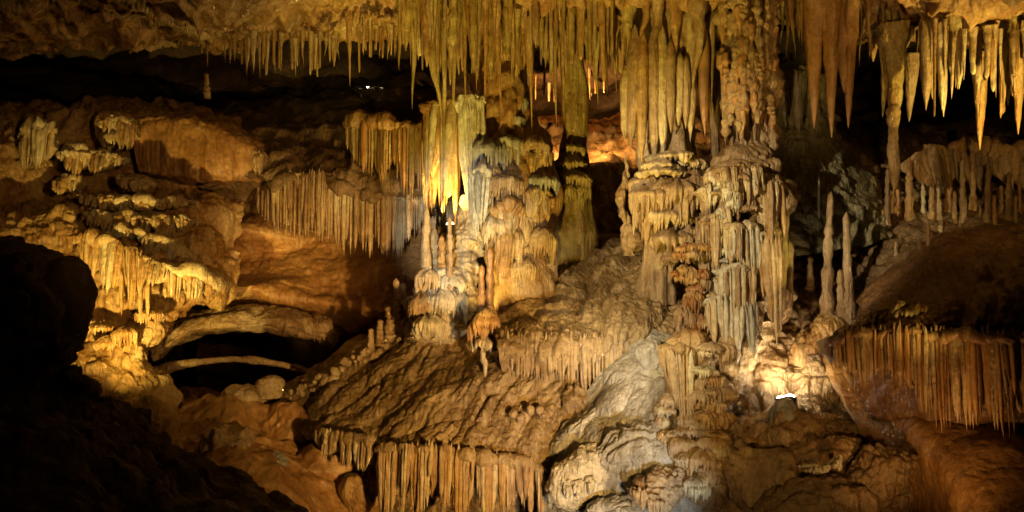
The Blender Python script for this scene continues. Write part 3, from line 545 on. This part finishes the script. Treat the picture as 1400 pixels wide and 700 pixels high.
# ================================================================== COLUMN C
pathC = [(910,-30,9.9,44),(912,60,9.9,44),(910,130,9.9,40),(912,200,9.9,42),(915,250,9.8,44),(912,300,9.8,42),(905,350,9.8,24),(900,410,9.9,28)]
tC = column('ribbed column with hanging pipes above and tiered flowstone below', pathC, 'tan',
   [(905,232,60,26,9.35),(938,224,50,24,9.5),(880,250,44,24,9.45),(925,262,70,40,9.3),(890,268,60,30,9.3),(945,258,40,50,9.45),(905,296,56,30,9.25),(885,285,40,56,9.35),(940,300,50,28,9.35),(925,330,70,36,9.2),(948,318,44,30,9.3),(930,352,56,34,9.2),(905,240,80,20,9.4),(915,215,70,18,9.45)],
   ('tan','cream','tan'), 'flow', 1.0, 81, 96, 170)
curtain('', [(872,268,9.3),(890,262,9.2),(912,268,9.2)], [(872,318),(890,345),(912,320)], 5.6, 'tan', 82, 5, ['tan','ochre'], parent=tC, body=False, toplip=False)
curtain('', [(918,258,9.15),(940,252,9.15),(962,262,9.2)], [(918,300),(940,306),(962,290)], 5.6, 'cream', 83, 5, ['tan','cream'], parent=tC, body=False, toplip=False)
for px, y0, y1, wd, d, m in ((856,92,192,17,9.5,'cream'),(868,40,205,18,9.45,'tan'),(880,44,226,16,9.4,'ochre'),(893,42,228,17,9.4,'tan'),(905,40,222,16,9.4,'cream'),(917,60,182,14,9.35,'tan'),(930,78,172,15,9.4,'cream'),
        (938,82,176,12,9.4,'tan'),(945,0,196,16,9.5,'cream'),(950,-20,128,34,9.3,'tan'),(962,40,186,14,9.45,'orange'),(925,-20,90,30,9.35,'ochre'),(880,-20,60,28,9.4,'ochre'),(900,-20,75,26,9.3,'tan'),(972,-10,165,20,9.5,'tan'),(975,60,240,16,9.8,'brown')):
    hang(px, y0, y1, wd*1.15, d, m, '', parent=tC, bank=RIB if wd < 20 else TITE)
# thin knobbly stalagmite left of column C
o = column('thin knobbly stalagmite standing against the ribbed column', [(856,208,9.9,4),(855,235,9.9,9),(852,270,9.9,10),(857,310,9.9,9),(858,350,9.9,15)], 'tan', None, None, 'lumpy', 1.6, 84, 40, 80, 'stalagmite', 'stalagmite')

# ================================================================== COLUMN D (the big one)
pathD = [(1025,-40,9.3,36),(1025,60,9.3,36),(1025,150,9.3,36),(1022,205,9.2,38),(1022,250,9.1,46),(1020,310,9.05,50),(1015,370,9.0,52),(1003,430,8.95,48),(988,490,8.9,44),(965,545,8.85,38),(964,600,8.6,42),(966,660,8.45,44),(966,740,8.4,40)]
tD = column('big tiered column of grey and tan flowstone in front of the lamp', pathD, 'tan', None, None, 'lumpy', 1.0, 91, 120, 300, core_m='tan')
r_ = np.random.default_rng(5)
for px, y1 in ((992,200),(1000,214),(1007,208),(1014,200),(1020,212),(1027,204),(1034,216),(1041,206),(1048,202),(1054,190)):
    hang(px, -20, y1, r_.uniform(13,17), 8.95+abs(px-1024)*.006, ['tan','orange','tan'][int(r_.integers(3))], '', parent=tD, bank=RIB)
for k in range(70):                     # knobbly upper bundle
    px, py = r_.uniform(988,1060), r_.uniform(-20,150); L = r_.uniform(30,70); d = 8.84+((px-1024)/36)**2*.25
    child('knob_rib', KNOB[k % 6], tD, P(px,py,d), (S(5.5,d),S(6.5,d),S(L,d)), r_.uniform(0,6.28), m=('tan','orange','tan')[k % 3])
gl = [(985,236,40,22),(1010,228,46,20),(1035,240,40,24),(1000,256,56,24),(1030,262,50,24),(975,275,40,24),(1005,285,56,26),(1040,285,44,22),(985,310,50,24),(1020,312,50,26),(1050,318,40,24),
      (970,335,44,30),(1000,345,56,28),(1030,350,50,28),(985,372,50,30),(1012,380,56,30),(1035,398,48,36),(1000,412,50,34),(1020,432,54,40),(1005,455,44,36),(985,395,44,30),(1025,330,40,20)]
tiers(tD, [(a,b,c*.85,e*.9,8.68+abs(a-1008)*.006-(b-230)*.0004) for a,b,c,e in gl], ('tan','white','cream','tan','grey'), 92)
r2 = np.random.default_rng(77)
for k in range(60):
    b = r2.uniform(225,480); a = 1015-(b-225)*.05+r2.uniform(-48,50); tiers(tD, [(a,b,r2.uniform(12,28),r2.uniform(7,18),8.50+((a-1010)/52)**2*.30)], ('tan','white','cream','tan','grey') if a < 1030 else ('tan','ochre','cream'), 1200+k)
curtain('', [(1036,252,8.62),(1052,246,8.58),(1068,250,8.64),(1080,262,8.8)], [(1036,300),(1052,330),(1068,335),(1078,330)], 5.6, 'tan', 93, 5, ['tan','cream','ochre'], parent=tD, body=False, toplip=False)
curtain('', [(1036,330,8.5),(1056,322,8.48),(1072,326,8.56),(1085,335,8.75)], [(1040,420),(1056,470),(1072,450),(1083,420)], 6, 'tan', 94, 5, ['tan','cream','ochre'], parent=tD, body=True, toplip=False)
curtain('', [(1000,420,8.4),(1018,418,8.36),(1036,420,8.4)], [(1004,470),(1018,498),(1036,485)], 6, 'white', 95, 5, ['white','grey'], parent=tD, body=False, toplip=False)
for k in range(16):
    b = r2.uniform(232,450); a = 1010-(b-225)*.05+r2.uniform(-44,30); wd = r2.uniform(22,42); L = r2.uniform(16,40); d = 8.50+((a-1010)/52)**2*.30; e = 3*r2.uniform(-1,1)
    mm = [['cream','white','cream'],['tan','cream','tan'],['white','cream','tan']][k % 3]
    curtain('', [(a-wd/2,b+4+e,d+.06),(a,b,d-.02),(a+wd/2,b+4-e,d+.06)], [(a-wd/2,b+L*.5),(a,b+L),(a+wd/2,b+L*.6)], 4.6, mm[0], 360+k, 4, mm, parent=tD, ragged=.3)
for k, (tp, bt, mm) in enumerate((([(960,300,8.66),(984,292,8.50),(1006,300,8.46)], [(960,346),(984,372),(1006,360)], ['tan','cream']), ([(984,372,8.44),(1010,364,8.38),(1036,372,8.42)], [(984,416),(1010,442),(1036,428)], ['white','cream','tan']),
        ([(966,408,8.48),(988,402,8.42),(1006,410,8.40)], [(966,452),(988,484),(1006,468)], ['white','cream']), ([(975,232,8.72),(1005,222,8.56),(1040,230,8.56)], [(975,262),(1005,282),(1040,270)], ['tan','cream']), ([(1000,312,8.46),(1024,304,8.44),(1044,312,8.5)], [(1000,352),(1024,372),(1044,356)], ['cream','white','tan']))):
    curtain('', tp, bt, 5, mm[0], 400+k, 5, mm, parent=tD, ragged=.22, bulge=.6, conv=.03)
bl = [(940,350,36,24),(955,345,40,22),(935,372,36,26),(952,380,40,28),(940,400,40,30),(955,412,40,30),(942,432,40,34),(962,440,44,34),(945,460,44,30),(940,340,30,16)]
bl = [(a+r2.uniform(-.3,.3)*c, b+r2.uniform(-8,8), c*r2.uniform(.4,.7), e*r2.uniform(.4,.7)) for a,b,c,e in bl for _ in range(4)]
tiers(tD, [(a,b,c,e,8.6) for a,b,c,e in bl], ('ochre','rust','tan'), 96)
curtain('', [(906,476,8.42),(930,474,8.34),(960,480,8.36)], [(908,520),(930,575),(955,580)], 6.5, 'ochre', 97, 8, ['tan','ochre','cream'], parent=tD, toplip=True)
child('bowl', tube_mesh('bowl', [P(945,462,8.75),P(945,470,8.7),P(944,486,8.68),P(940,505,8.7),P(938,540,8.75),P(940,590,8.8)], [S(k,8.7) for k in (20,40,42,33,26,22)], 'ochre', 80, 90, 'flow', .9, 99, loc=tuple(parent_loc(tD))), tD, parent_loc(tD))
ll = [(985,478,50,34),(975,515,60,30),(985,530,56,36),(965,545,56,34),(960,575,52,40),(975,560,50,34),(945,580,44,30),(970,605,54,30),(955,625,56,40),(975,640,50,30),(935,610,40,40),(905,582,30,26),(915,600,34,30),(912,560,30,26),(985,610,36,40),(965,660,44,30)]
ll = [(a+r2.uniform(-.3,.3)*c, b+r2.uniform(-12,12), c*r2.uniform(.4,.75), e*r2.uniform(.35,.7)) for a,b,c,e in ll for _ in range(4)]
tiers(tD, [(a,b,c*1.2,e*1.15,8.34-max(0,b-540)*.0022+((a-965)/40)**2*.12) for a,b,c,e in ll], ('tan','ochre','tan','cream'), 98)

# ================================================================== CENTRE: MOUND FURNITURE
curtain('brown curtain of short ribs draped over the mound', [(684,462,9.45),(705,466,9.35),(740,470,9.3),(780,470,9.25),(820,468,9.3),(855,462,9.35),(890,440,9.4)],
        [(684,492),(705,515),(740,526),(780,522),(820,536),(835,542),(860,516),(890,478)], 5, 'tan', 101, 5, ['tan','mound','mound'], ledge_mat='mound', rise=8, ragged=.2, bulge=.35, conv=.01)
patch('flowstone_hood', [[(668,440,10.4),(740,380,10.8),(800,352,11.0),(870,340,10.9),(950,350,10.4)], [(672,452,10.0),(740,412,10.3),(805,388,10.4),(880,372,10.3),(950,390,10.0)], [(678,462,9.6),(740,440,9.75),(815,425,9.8),(885,405,9.8),(950,430,9.7)],
    [(682,474,9.38),(740,466,9.36),(820,462,9.34),(888,440,9.42),(945,470,9.5)], [(684,488,9.36),(740,488,9.34),(820,488,9.34),(890,462,9.42),(945,500,9.5)], [(690,494,9.6),(740,496,9.6),(820,496,9.6),(888,475,9.65),(940,510,9.7)]], 'mound', (220,320), 'mound', 1.3, 102, 'rounded brown flowstone hood above the short ribbed curtain', 'flowstone', 'thing')
curtain('ribbed fringe along the lower left edge of the mound', [(430,594,9.5),(450,597,9.35),(480,602,9.2),(516,610,9.1)], [(430,606),(450,630),(480,640),(516,655)], 4.8, 'tan', 103, 5, ['tan','mound','cream'], ledge_mat='mound', rise=5, ragged=.34)
curtain('long cream drapery hanging at the foot of the mound', [(516,614,9.0),(560,616,8.85),(600,616,8.8),(640,622,8.8),(680,630,8.8),(745,642,8.85)], [(516,702),(560,706),(600,690),(620,712),(660,706),(700,694),(745,712)], 5.4, 'cream', 104, 6, ['cream','tan','ochre'], ledge_mat='mound', ragged=.2, rise=6, conv=.04)
for i, (px, wd) in enumerate(((536,40),(575,34),(612,40),(650,44),(690,40),(725,36))):
    pass
# white stalagmite mass by the lamp
pathW = [(648,268,10.75,14),(644,310,10.75,18),(632,345,10.7,24),(612,378,10.6,36),(600,410,10.5,42),(592,440,10.5,46),(588,470,10.4,40)]
tW = column('pale lumpy stalagmite boss in front of the yellow lamp', pathW, 'cream', [(590,382,40,30,10.2),(615,388,44,36,10.2),(600,410,50,34,10.1),(575,418,36,30,10.1),(622,412,36,34,10.2),(585,442,50,26,9.95),(612,372,40,24,10.25)], ('cream','white','tan'), 'lumpy', 1.2, 105, name='stalagmite_boss', cat='stalagmite')
grow(582, 400, 284, 15, 10.25, 'cream', 'tall white stalagmite left of the glowing lamp')
grow(604, 372, 322, 12, 10.2, 'ochre', 'short yellow stalagmite just below the lamp')
grow(615, 376, 296, 10, 10.1, 'tan', 'slim stalagmite silhouetted against the glowing lamp')
grow(594, 366, 312, 13, 10.45, 'cream', 'stubby pale stalagmite between the tall white one and the lamp')
grow(571, 410, 372, 12, 10.2, 'ochre', 'low yellow stalagmite at the foot of the tall white one')
for px, y0, y1, wd, lb in ((545,420,380,10,'thin'),(555,428,386,13,'thick'),(533,446,418,13,'stubby'),(520,455,436,11,'tiny'),(508,466,448,9,'lowest')):
    grow(px, y0+8, y1, wd, 10.6, 'tan', lb+' tan stalagmite in the row stepping down the mound ridge', 'stalagmites stepping down the mound ridge', .1)
r_ = np.random.default_rng(11)
for i in range(46):
    x = 392+i*3.4+r_.uniform(-3,3); y = np.interp(x, [380,470,560], [548,496,448])+r_.uniform(-3,17); k = 5+9*r_.uniform()**1.6
    o = boulder(x, y, k, k*r_.uniform(.8,1.4), 10.55-.02*(y-500)/10, 'cream' if i % 3 else 'tan', nth(i)+' pale calcite nodule from the foot of the mound ridge', 'lumpy', 1.5, 500+i, r_.uniform(-.4,.4), 1, 'calcite_nodule', 'nodule', n=12, group='calcite nodules along the mound ridge')
# double stalagmite in the middle
grow(670, 470, 336, 14, 9.75, 'orange', 'tall orange stalagmite standing on the mound in front of the column')
grow(658, 470, 362, 11, 9.7, 'orange', 'shorter orange stalagmite leaning on the tall orange one')
tM = thing('flowstone_drip', 'orange and white flowstone knob hanging below the twin orange stalagmites', 'flowstone', P(662,520,9.55))
tiers(tM, [(664,440,38,28,9.6,'orange'),(655,452,30,30,9.55,'orange'),(660,470,34,22,9.52,'cream'),(665,430,30,22,9.6,'ochre')], 'orange', 110)
for px, y0, y1, wd in ((660,475,500,9),(663,488,518,8)): child('drip', RIB[3], tM, P(px,y0,9.5), (S(wd/2,9.5),S(wd/2,9.5),S(y1-y0,9.5)), m='cream')
for i, (px, py, k) in enumerate(((725,562,12),(738,560,13),(744,568,13),(702,566,14),(712,572,12),(788,545,46))):
    boulder(px, py, k, k*.95, 9.12 if k < 40 else 9.3, 'tan' if k < 40 else 'mound', ['left one of the three clustered knobs on the mound face','upper one of the three clustered knobs on the mound face','lower one of the three clustered knobs on the mound face','left knob of the pair on the mound face','right knob of the pair on the mound face','rounded brown rock under the ribbed curtain'][i], 'lumpy', 1.2, 600+i, 0, 1, n=24, group='round calcite knobs on the mound face' if k < 40 else None, name='calcite_nodule' if k < 40 else 'boulder', cat='nodule' if k < 40 else 'rock')
# grey boulders
patch('rock_slope', [[(880,455,9.5),(905,462,9.4),(930,470,9.3),(960,480,9.3)], [(845,505,9.4),(880,510,9.15),(915,515,9.0),(960,520,9.0)], [(800,560,9.25),(840,565,8.95),(890,570,8.75),(960,580,8.8)],
    [(760,605,9.1),(810,620,8.68),(880,620,8.48),(960,640,8.5)], [(742,655,9.0),(800,665,8.6),(880,670,8.3),(970,690,8.2)], [(738,760,8.8),(800,760,8.3),(880,760,8.0),(980,760,7.9)]], 'grey', (200,190), 'smooth', 1.2, 120, 'grey rock pile leaning against the foot of the big column', 'slope')
boulder(856, 545, 132, 54, 9.08, 'grey', 'long smooth grey slab leaning up to the big column', 'smooth', .7, 121, .80, .7, n=90)
boulder(893, 488, 40, 46, 9.0, 'grey', 'small grey boulder at the top of the grey pile', 'crag', .7, 122, .6, .8, facet=1)
boulder(792, 590, 110, 34, 9.1, 'grey', 'dark grey slab along the left side of the grey pile', 'crag', .6, 128, .72, .7, n=70, facet=1)
boulder(795, 648, 110, 70, 8.7, 'white', 'pale grey rough boulder at the bottom of the grey pile', 'lumpy', .6, 123, .6, .7, n=100)
boulder(862, 612, 110, 60, 8.6, 'grey', 'cracked grey boulder under the overhang of the column foot', 'crag', 1.0, 124, .35, .7, n=90)
boulder(906, 542, 38, 60, 8.75, 'grey', 'upright grey boulder against the column foot', 'smooth', .8, 125, .1, .8)
boulder(908, 668, 90, 56, 8.25, 'tan', 'brown boulder with a ragged underside below the grey pile', 'crag', 1.0, 126, .3, .8, n=80)
boulder(846, 700, 90, 44, 8.4, 'grey', 'low grey boulder cut by the bottom edge of the view', 'crag', .8, 127, 0, .8, n=60)
for k, (tp, bt) in enumerate((([(762,652,8.55),(785,660,8.4),(812,662,8.4)], [(762,668),(785,684),(812,676)]), ([(860,668,8.15),(890,676,8.05),(918,684,8.05)], [(860,682),(890,704),(918,700)]))):
    curtain(['short pale drip fringe on the rough pale boulder','brown drip fringe under the ragged brown boulder'][k], tp, bt, 6, ['white','tan'][k], 320+k, 6, ragged=.35)

# ================================================================== RIGHT SIDE
curtain('grey green ribbed flowstone behind the big column', [(1062,104,10.4),(1085,100,10.3),(1112,110,10.3)], [(1062,180),(1085,190),(1112,170)], 8, 'moss', 131, 9, ['moss','grey'])
GR.append(patch('flowstone_apron', [[(1050,80,11.4),(1080,90,11.2),(1110,96,11.2),(1130,110,11.6)], [(1050,120,10.6),(1080,125,10.45),(1112,130,10.5),(1135,150,11)], [(1050,185,10.4),(1085,185,10.2),(1122,190,10.3),(1160,210,10.8)],
    [(1050,230,10.2),(1090,228,9.9),(1140,235,10.0),(1200,258,10.4)], [(1050,300,10.0),(1095,290,9.7),(1150,285,9.7),(1215,292,10.0)], [(1050,360,9.8),(1095,350,9.5),(1150,340,9.5),(1215,330,9.7)]],
    'moss', (170,130), 'lumpy', .7, 132, 'grey green flowstone apron spreading behind the big column', 'flowstone', 'thing'))
TREES = [BVHTree.FromPolygons([v.co for v in o.data.vertices], [tuple(p.vertices) for p in o.data.polygons]) for o in GR]
def stand(px, py, d):                    # distance at which a stalagmite's foot rests on the slope
    v = Vector(tuple(P(px, py, 1)-P(700, 350, 0))).normalized()
    hits = [t.ray_cast(Vector((0,0,CZ)), v)[0] for t in TREES]; ys = [h.y for h in hits if h is not None]
    return min(ys)+.02 if ys else d
# big hanging cones
for (px, y0, y1, wd, d, m, lb) in ((1117,-30,176,30,8.7,'orange','long orange brown stalactite with a white tip'), (1134,-20,188,26,8.6,'orange','longest orange stalactite with a white wet tip'), (1152,-30,128,32,8.8,'orange','broad orange stalactite ending in a short spike'), (1162,10,176,20,8.75,'orange','narrow orange stalactite with a pale tip'),
        (1222,40,160,34,9.0,'olive','thick olive stalactite above the thin joined pillar'), (1246,80,166,18,9.3,'tan','pale brown pointed stalactite beside the thick olive one'), (1340,80,205,22,8.6,'ochre','thick ochre stalactite standing out of the fringe'), (1392,50,184,18,8.5,'ochre','long tapering stalactite at the right edge'), (1212,50,160,16,9.05,'olive','slim olive stalactite clinging to the thick one')):
    hang(px, y0, y1, wd*1.25, d, m, lb, 'large stalactites on the ceiling', bank=CONE)
o = column('thin knotted pillar joining ceiling and floor at the right', [(1220,120,9.0,9),(1222,160,9.0,6),(1221,200,9.0,5.5),(1223,240,9.0,6),(1222,292,9.0,10)], 'ochre', None, None, 'lumpy', 1.4, 133, 30, 90, 'limestone_pillar', 'pillar')
# stalagmites
grow(1130, 432, 262, 15, stand(1130,432,9), 'tan', 'tall ringed stalagmite right of the big column', None, -.05)
grow(1119, 312, 240, 4, stand(1119,312,9), 'white', 'thin white spike beside the tall ringed stalagmite')  # white streak by the ringed stalagmite built as a separate spike
grow(1160, 432, 290, 15, stand(1160,432,9), 'tan', 'second ringed stalagmite beside the tall one')
grow(1108, 398, 350, 10, stand(1108,398,9), 'cream', 'short pale stalagmite left of the tall ringed one')
grow(1150, 432, 368, 11, stand(1150,432,9), 'tan', 'low stalagmite between the two ringed ones')
sg = [(1243,300,205,12),(1213,300,216,10),(1262,290,198,9),(1283,300,185,10),(1297,290,220,13),(1318,300,208,11),(1330,288,210,10),(1350,300,214,12),(1368,292,205,8),(1380,300,222,11),(1395,290,216,9),(1285,318,276,9),(1269,336,302,6),(1257,342,320,9),(1207,294,278,6),(1312,312,274,5),(1340,296,268,5),(1351,292,278,6),(1305,302,240,8),(1273,300,240,10),(1228,296,222,9),(1360,306,240,10),(1388,302,250,8),(1225,350,320,8)]
def nth_of(i, n, tail): return nth(i)+tail
for i, (px, y0, y1, wd) in enumerate(sorted(sg)):
    grow(px, y0, y0-(y0-y1)*(.45+.55*((i*37) % 10)/10), wd*.8, stand(px, y0, 9.6), ['ochre','tan','cream','orange'][i % 4], nth_of(i, len(sg), ' stalagmite counting from the thin pillar across the stalagmite garden'), 'stalagmite garden on the right slope')
for k, (tp, bt, lb) in enumerate((([(1246,222,10.3),(1265,204,10.1),(1290,202,10.1),(1312,214,10.3)], [(1246,250),(1265,268),(1290,262),(1312,256)], 'ragged ochre ribbed heap in the middle of the stalagmite garden'),
        ([(1306,210,10.5),(1330,200,10.4),(1358,206,10.4)], [(1306,244),(1330,262),(1358,250)], 'ragged brown ribbed heap right of the ochre one in the stalagmite garden'), ([(1362,214,10.3),(1385,206,10.2),(1420,210,10.2)], [(1362,250),(1385,270),(1420,262)], 'ragged ribbed heap at the edge of the view in the stalagmite garden'))):
    curtain(lb, tp, bt, 7, 'ochre', 340+k, 9, ['ochre','tan','brown'], ragged=.5)
# right drapery
curtain('wide dark drapery below the hump on the right', [(1190,462,7.3),(1230,455,7.05),(1290,458,6.85),(1350,462,6.65),(1430,468,6.45)], [(1190,505),(1230,530),(1265,570),(1300,575),(1350,585),(1430,590)], 6, 'tan', 141, 6, ['orange','umber','tan'], ledge_mat='umber', rise=8, ragged=.16, bulge=.5, conv=.015)
curtain('short orange drapery at the left corner of the right hump', [(1136,474,7.5),(1155,462,7.35),(1180,460,7.25),(1200,460,7.2)], [(1136,500),(1155,516),(1180,528),(1200,520)], 5.6, 'tan', 142, 6, ['tan','orange'], ledge_mat='umber', rise=6, ragged=.2, bulge=.6, conv=.02)
t = thing('flowstone_lip', 'orange fringed lip along the top of the right hump', 'flowstone', P(1240,470,7.2))
tiers(t, [(1190,444,40,26,7.5),(1212,438,34,30,7.4),(1240,430,40,34,7.35),(1262,428,40,34,7.3),(1290,430,40,30,7.2),(1165,455,34,20,7.6)], ('orange','tan'), 143, 1.4)
# lower right rocks
boulder(1075, 592, 42, 88, 8.14, 'grey', 'pale rock pedestal under the white lamp', 'lumpy', .7, 151, .05, .8, n=50)
boulder(1040, 660, 90, 90, 7.7, 'tan', 'brown boulder at the bottom right of the big column foot', 'lumpy', .9, 152, .2, .8, n=60)
boulder(1120, 620, 110, 50, 7.9, 'tan', 'low brown boulder with a white fringe right of the lamp', 'lumpy', .9, 153, .25, .8, n=60)
boulder(1195, 650, 120, 70, 7.6, 'brown', 'large dark boulder beside the gully', 'lumpy', .9, 154, .5, .8, n=70)
boulder(1120, 690, 160, 70, 7.4, 'brown', 'dark brown boulder along the bottom edge', 'lumpy', .9, 155, .1, .8, n=70)
curtain('tiny white fringe under the low brown boulder', [(1098,634,7.45),(1125,638,7.4),(1150,628,7.45)], [(1098,640),(1125,648),(1150,642)], 6, 'white', 156, 4, body=False)
boulder(1105, 480, 120, 60, 9.0, 'ochre', 'ochre rock brow above the white lamp', 'flow', 1.0, 157, .6, .6, n=70)

# ================================================================== CEILING STALACTITES
r_ = np.random.default_rng(21)
def cluster(n, x0, x1, root, tip, wd, d, m, label, group, bank=None):
    """n stalactites spread from x0 to x1; root/tip rows as polylines, plus scatter"""
    u = np.linspace(.01,.99,n)+r_.uniform(-.6,.6,n)/n; xs = np.sort(np.clip(u+.020*np.sin(u*37+n)+.012*np.sin(u*83), 0, 1))
    for i in range(n):
        x = x0+(x1-x0)*xs[i]; dd = r_.uniform(*d)
        if root is None: yr = 350-roofz(S(x-700, dd), dd)*700/(TAN*dd)
        else: yr = np.interp(x, [q[0] for q in root], [q[1] for q in root])
        yt = np.interp(x, [q[0] for q in tip], [q[1] for q in tip]); L = max(16, (yt-yr)*r_.uniform(.5,1.12))
        hang(x, yr+r_.uniform(-6,6), yr+L, wd[0]*.85+(wd[1]*1.35-wd[0]*.85)*r_.uniform()**1.8, dd, m[int(r_.integers(len(m)))], label+', '+nth(i)+' from the left', group, sink=14, bank=bank[int(r_.integers(len(bank)))] if bank else None)
cluster(10, 185,275, [(185,38),(275,46)], [(185,55),(275,75)], (4,7), (9.8,10.2), ['tan','ochre'], 'small dim stalactite on the left ceiling edge', 'small dim stalactites on the left ceiling edge')
hang(282, 40, 92, 9, 9.8, 'ochre', 'slim stalactite hanging alone above a stub in the dark slot'); grow(283, 126, 100, 8, 9.9, 'tan', 'stub of a stalagmite below the lone slim stalactite')
cluster(44, 305,468, [(305,55),(380,62),(468,60)], [(305,82),(340,108),(380,96),(420,108),(468,84)], (4,8), (9.3,9.9), ['cream','ochre','tan'], 'small bright stalactite in the fringe over the dark slot', 'bright fringe over the dark slot')
hang(477, 30, 119, 13, 9.3, 'ochre', 'single long dark stalactite ending the bright fringe'); hang(491,40,100,5,9.4,'ochre','thin stalactite just beside the single long dark one')
cluster(20, 494,545, [(494,42),(545,52)], [(494,74),(545,84)], (4,7), (9.3,9.8), ['cream','ochre'], 'tiny bright stalactite in the short fringe beside the central mass', 'short bright fringe beside the central mass')
for (px,y0,y1,wd,d,m,lb) in ((548,-10,96,20,9.3,'olive','broad olive stalactite at the left end of the central mass'),(566,-10,150,18,9.4,'olive','olive stalactite hanging over the dark hollow'),(592,-20,170,26,9.6,'olive','thick olive stalactite running into the orange drapery'),(607,0,225,16,9.7,'olive','very long olive stalactite reaching the orange drapery'),(622,-10,190,15,9.6,'olive','long olive stalactite left of the white drapery'),(636,0,150,14,9.4,'olive','olive stalactite above the white drapery'),(650,-10,126,15,9.3,'ochre','ochre stalactite above the broad column'),(664,-20,149,17,8.9,'ochre','long pointed stalactite in front of the broad column'),(678,-10,174,18,8.8,'ochre','longest pointed stalactite in front of the broad column'),
        (706,20,118,14,9.4,'olive','short olive stalactite left of the far chamber'),(725,30,182,13,9.7,'ochre','knotted ochre stalactite reaching down to the column top'),(757,40,178,14,10.2,'olive','dark stalactite in front of the far chamber'),(768,50,172,12,10.4,'ochre','slim stalactite beside the slim olive column'),(816,50,150,12,10.2,'olive','stalactite right of the slim olive column'),(840,30,98,20,9.6,'ochre','stubby ochre stalactite left of the ribbed column'),(826,40,122,12,9.9,'olive','short stalactite between slim column and ribbed column')):
    hang(px, y0, y1, wd, d, m, lb, 'long stalactites of the central mass')
cluster(60, 545,700, None, [(545,66),(600,120),(640,105),(700,90)], (5,13), (8.6,10.4), ['olive','ochre','tan'], 'olive stalactite packed into the left half of the central ceiling mass', 'packed stalactites, left half of the central mass', [TITE,CONE,RIB,KNOB])
cluster(84, 695,862, None, [(695,112),(740,104),(800,108),(862,92)], (5,11), (9.2,10.6), ['olive','ochre','tan'], 'olive stalactite packed into the right half of the central ceiling mass', 'packed stalactites, right half of the central mass', [TITE,CONE,RIB,STRAW])
for i, (px, y1, wd, d) in enumerate(((556,70,44,9.2),(584,92,40,9.6),(618,84,46,9.3),(646,70,40,9.0),(688,78,38,9.4),(712,72,44,10.0),(742,80,40,10.2),(772,84,46,10.3),(806,86,42,10.2),(834,78,40,9.9),(858,60,36,9.6),(1196,84,44,9.4),(1240,72,40,9.3),(1272,86,40,8.7),(1306,88,44,8.6),(1352,92,46,8.6),(1384,84,40,8.5))):
    hang(px, -8 if px < 700 else 20, y1, wd*.75, d, ('olive','ochre')[i % 2], nth(i)+' broad fluted stub from the left among the ceiling stalactites', 'broad fluted stubs among the ceiling stalactites', bank=CONE, sink=20)
cluster(18, 700,842, [(700,98),(842,98)], [(700,140),(842,140)], (4,6), (13,15.5), ['cream','ochre'], 'small bright stalactite far back in the lit chamber', 'far bright stalactites in the chamber')
cluster(10, 1070,1110, [(1070,10),(1110,10)], [(1070,90),(1110,70)], (9,14), (9.2,9.8), ['olive','orange'], 'short stalactite between the big column and the orange cones', 'short stalactites beside the big column')
cluster(20, 1170,1262, [(1170,16),(1262,30)], [(1170,90),(1220,70),(1262,90)], (7,12), (9.0,9.8), ['olive','ochre'], 'short olive stalactite around the thick olive one', 'short olive stalactites at the right')
cluster(52, 1256,1402, [(1256,40),(1300,48),(1402,50)], [(1256,128),(1280,160),(1300,130),(1320,118),(1350,130),(1375,160),(1402,118)], (7,13), (8.3,8.8), ['cream','ochre','tan','cream'], 'pale lit stalactite in the fringe at the upper right', 'pale fringe at the upper right', [RIB,CONE,RIB,STRAW])

# ================================================================== LAMPS
def ring(prof, n=20): 
    th = np.linspace(0, 2*np.pi, n, endpoint=False); G = np.array([[(r*math.cos(a), r*math.sin(a), z) for a in th] for r, z in prof])
    return G.reshape(-1,3), gridfaces(len(prof), n, True).tolist()
hv, hf = ring([(.005,.10),(.035,.10),(.045,.08),(.045,.0),(.062,-.05),(.064,-.065),(.058,-.065),(.05,-.04),(.005,-.04)])
HOUSE = mesh('housing', hv, hf, 'lamp_metal'); lv, lf = ring([(.002,-.046),(.05,-.046),(.052,-.06),(.046,-.08),(.03,-.093),(.002,-.098)])
def lamp(label, pos, aim, watts, col, cone, blend, rad, lens='lens_warm'):
    t = thing('spotlight', label, 'lamp', pos, 'cave floodlights')
    v = Vector(tuple(aim))-Vector(tuple(pos)); q = v.to_track_quat('-Z', 'Y')
    t.rotation_mode = 'QUATERNION'; t.rotation_quaternion = q
    link('housing', HOUSE, t); link('lens', mesh('lens', lv, lf, lens), t)
    ld = bpy.data.lights.new('spotlight_bulb', 'SPOT'); ld.energy = watts; ld.color = col; ld.spot_size = math.radians(cone); ld.spot_blend = blend; ld.shadow_soft_size = rad
    l = bpy.data.objects.new('spotlight_bulb', ld); COL.objects.link(l); l.parent = t; l.location = (0,0,-.13)
for i, a in enumerate(LAMPS): lamp(*a, lens='lens_white' if i in (1,2) else 'lens_warm')

for px, py, d, ln, lb in ((541,118,14.6,'lens_green','tiny green light at the end of the dark slot'), (503,118,14.8,'lens_white','tiny white light in the dark slot left of the green one')):
    t = thing('marker_light', lb, 'lamp', P(px,py,d)); k = child('housing', HOUSE, t, P(px,py,d), (.45,.45,.45), rx=-1.57); link('lens', mesh('lens', lv, lf, ln), k)
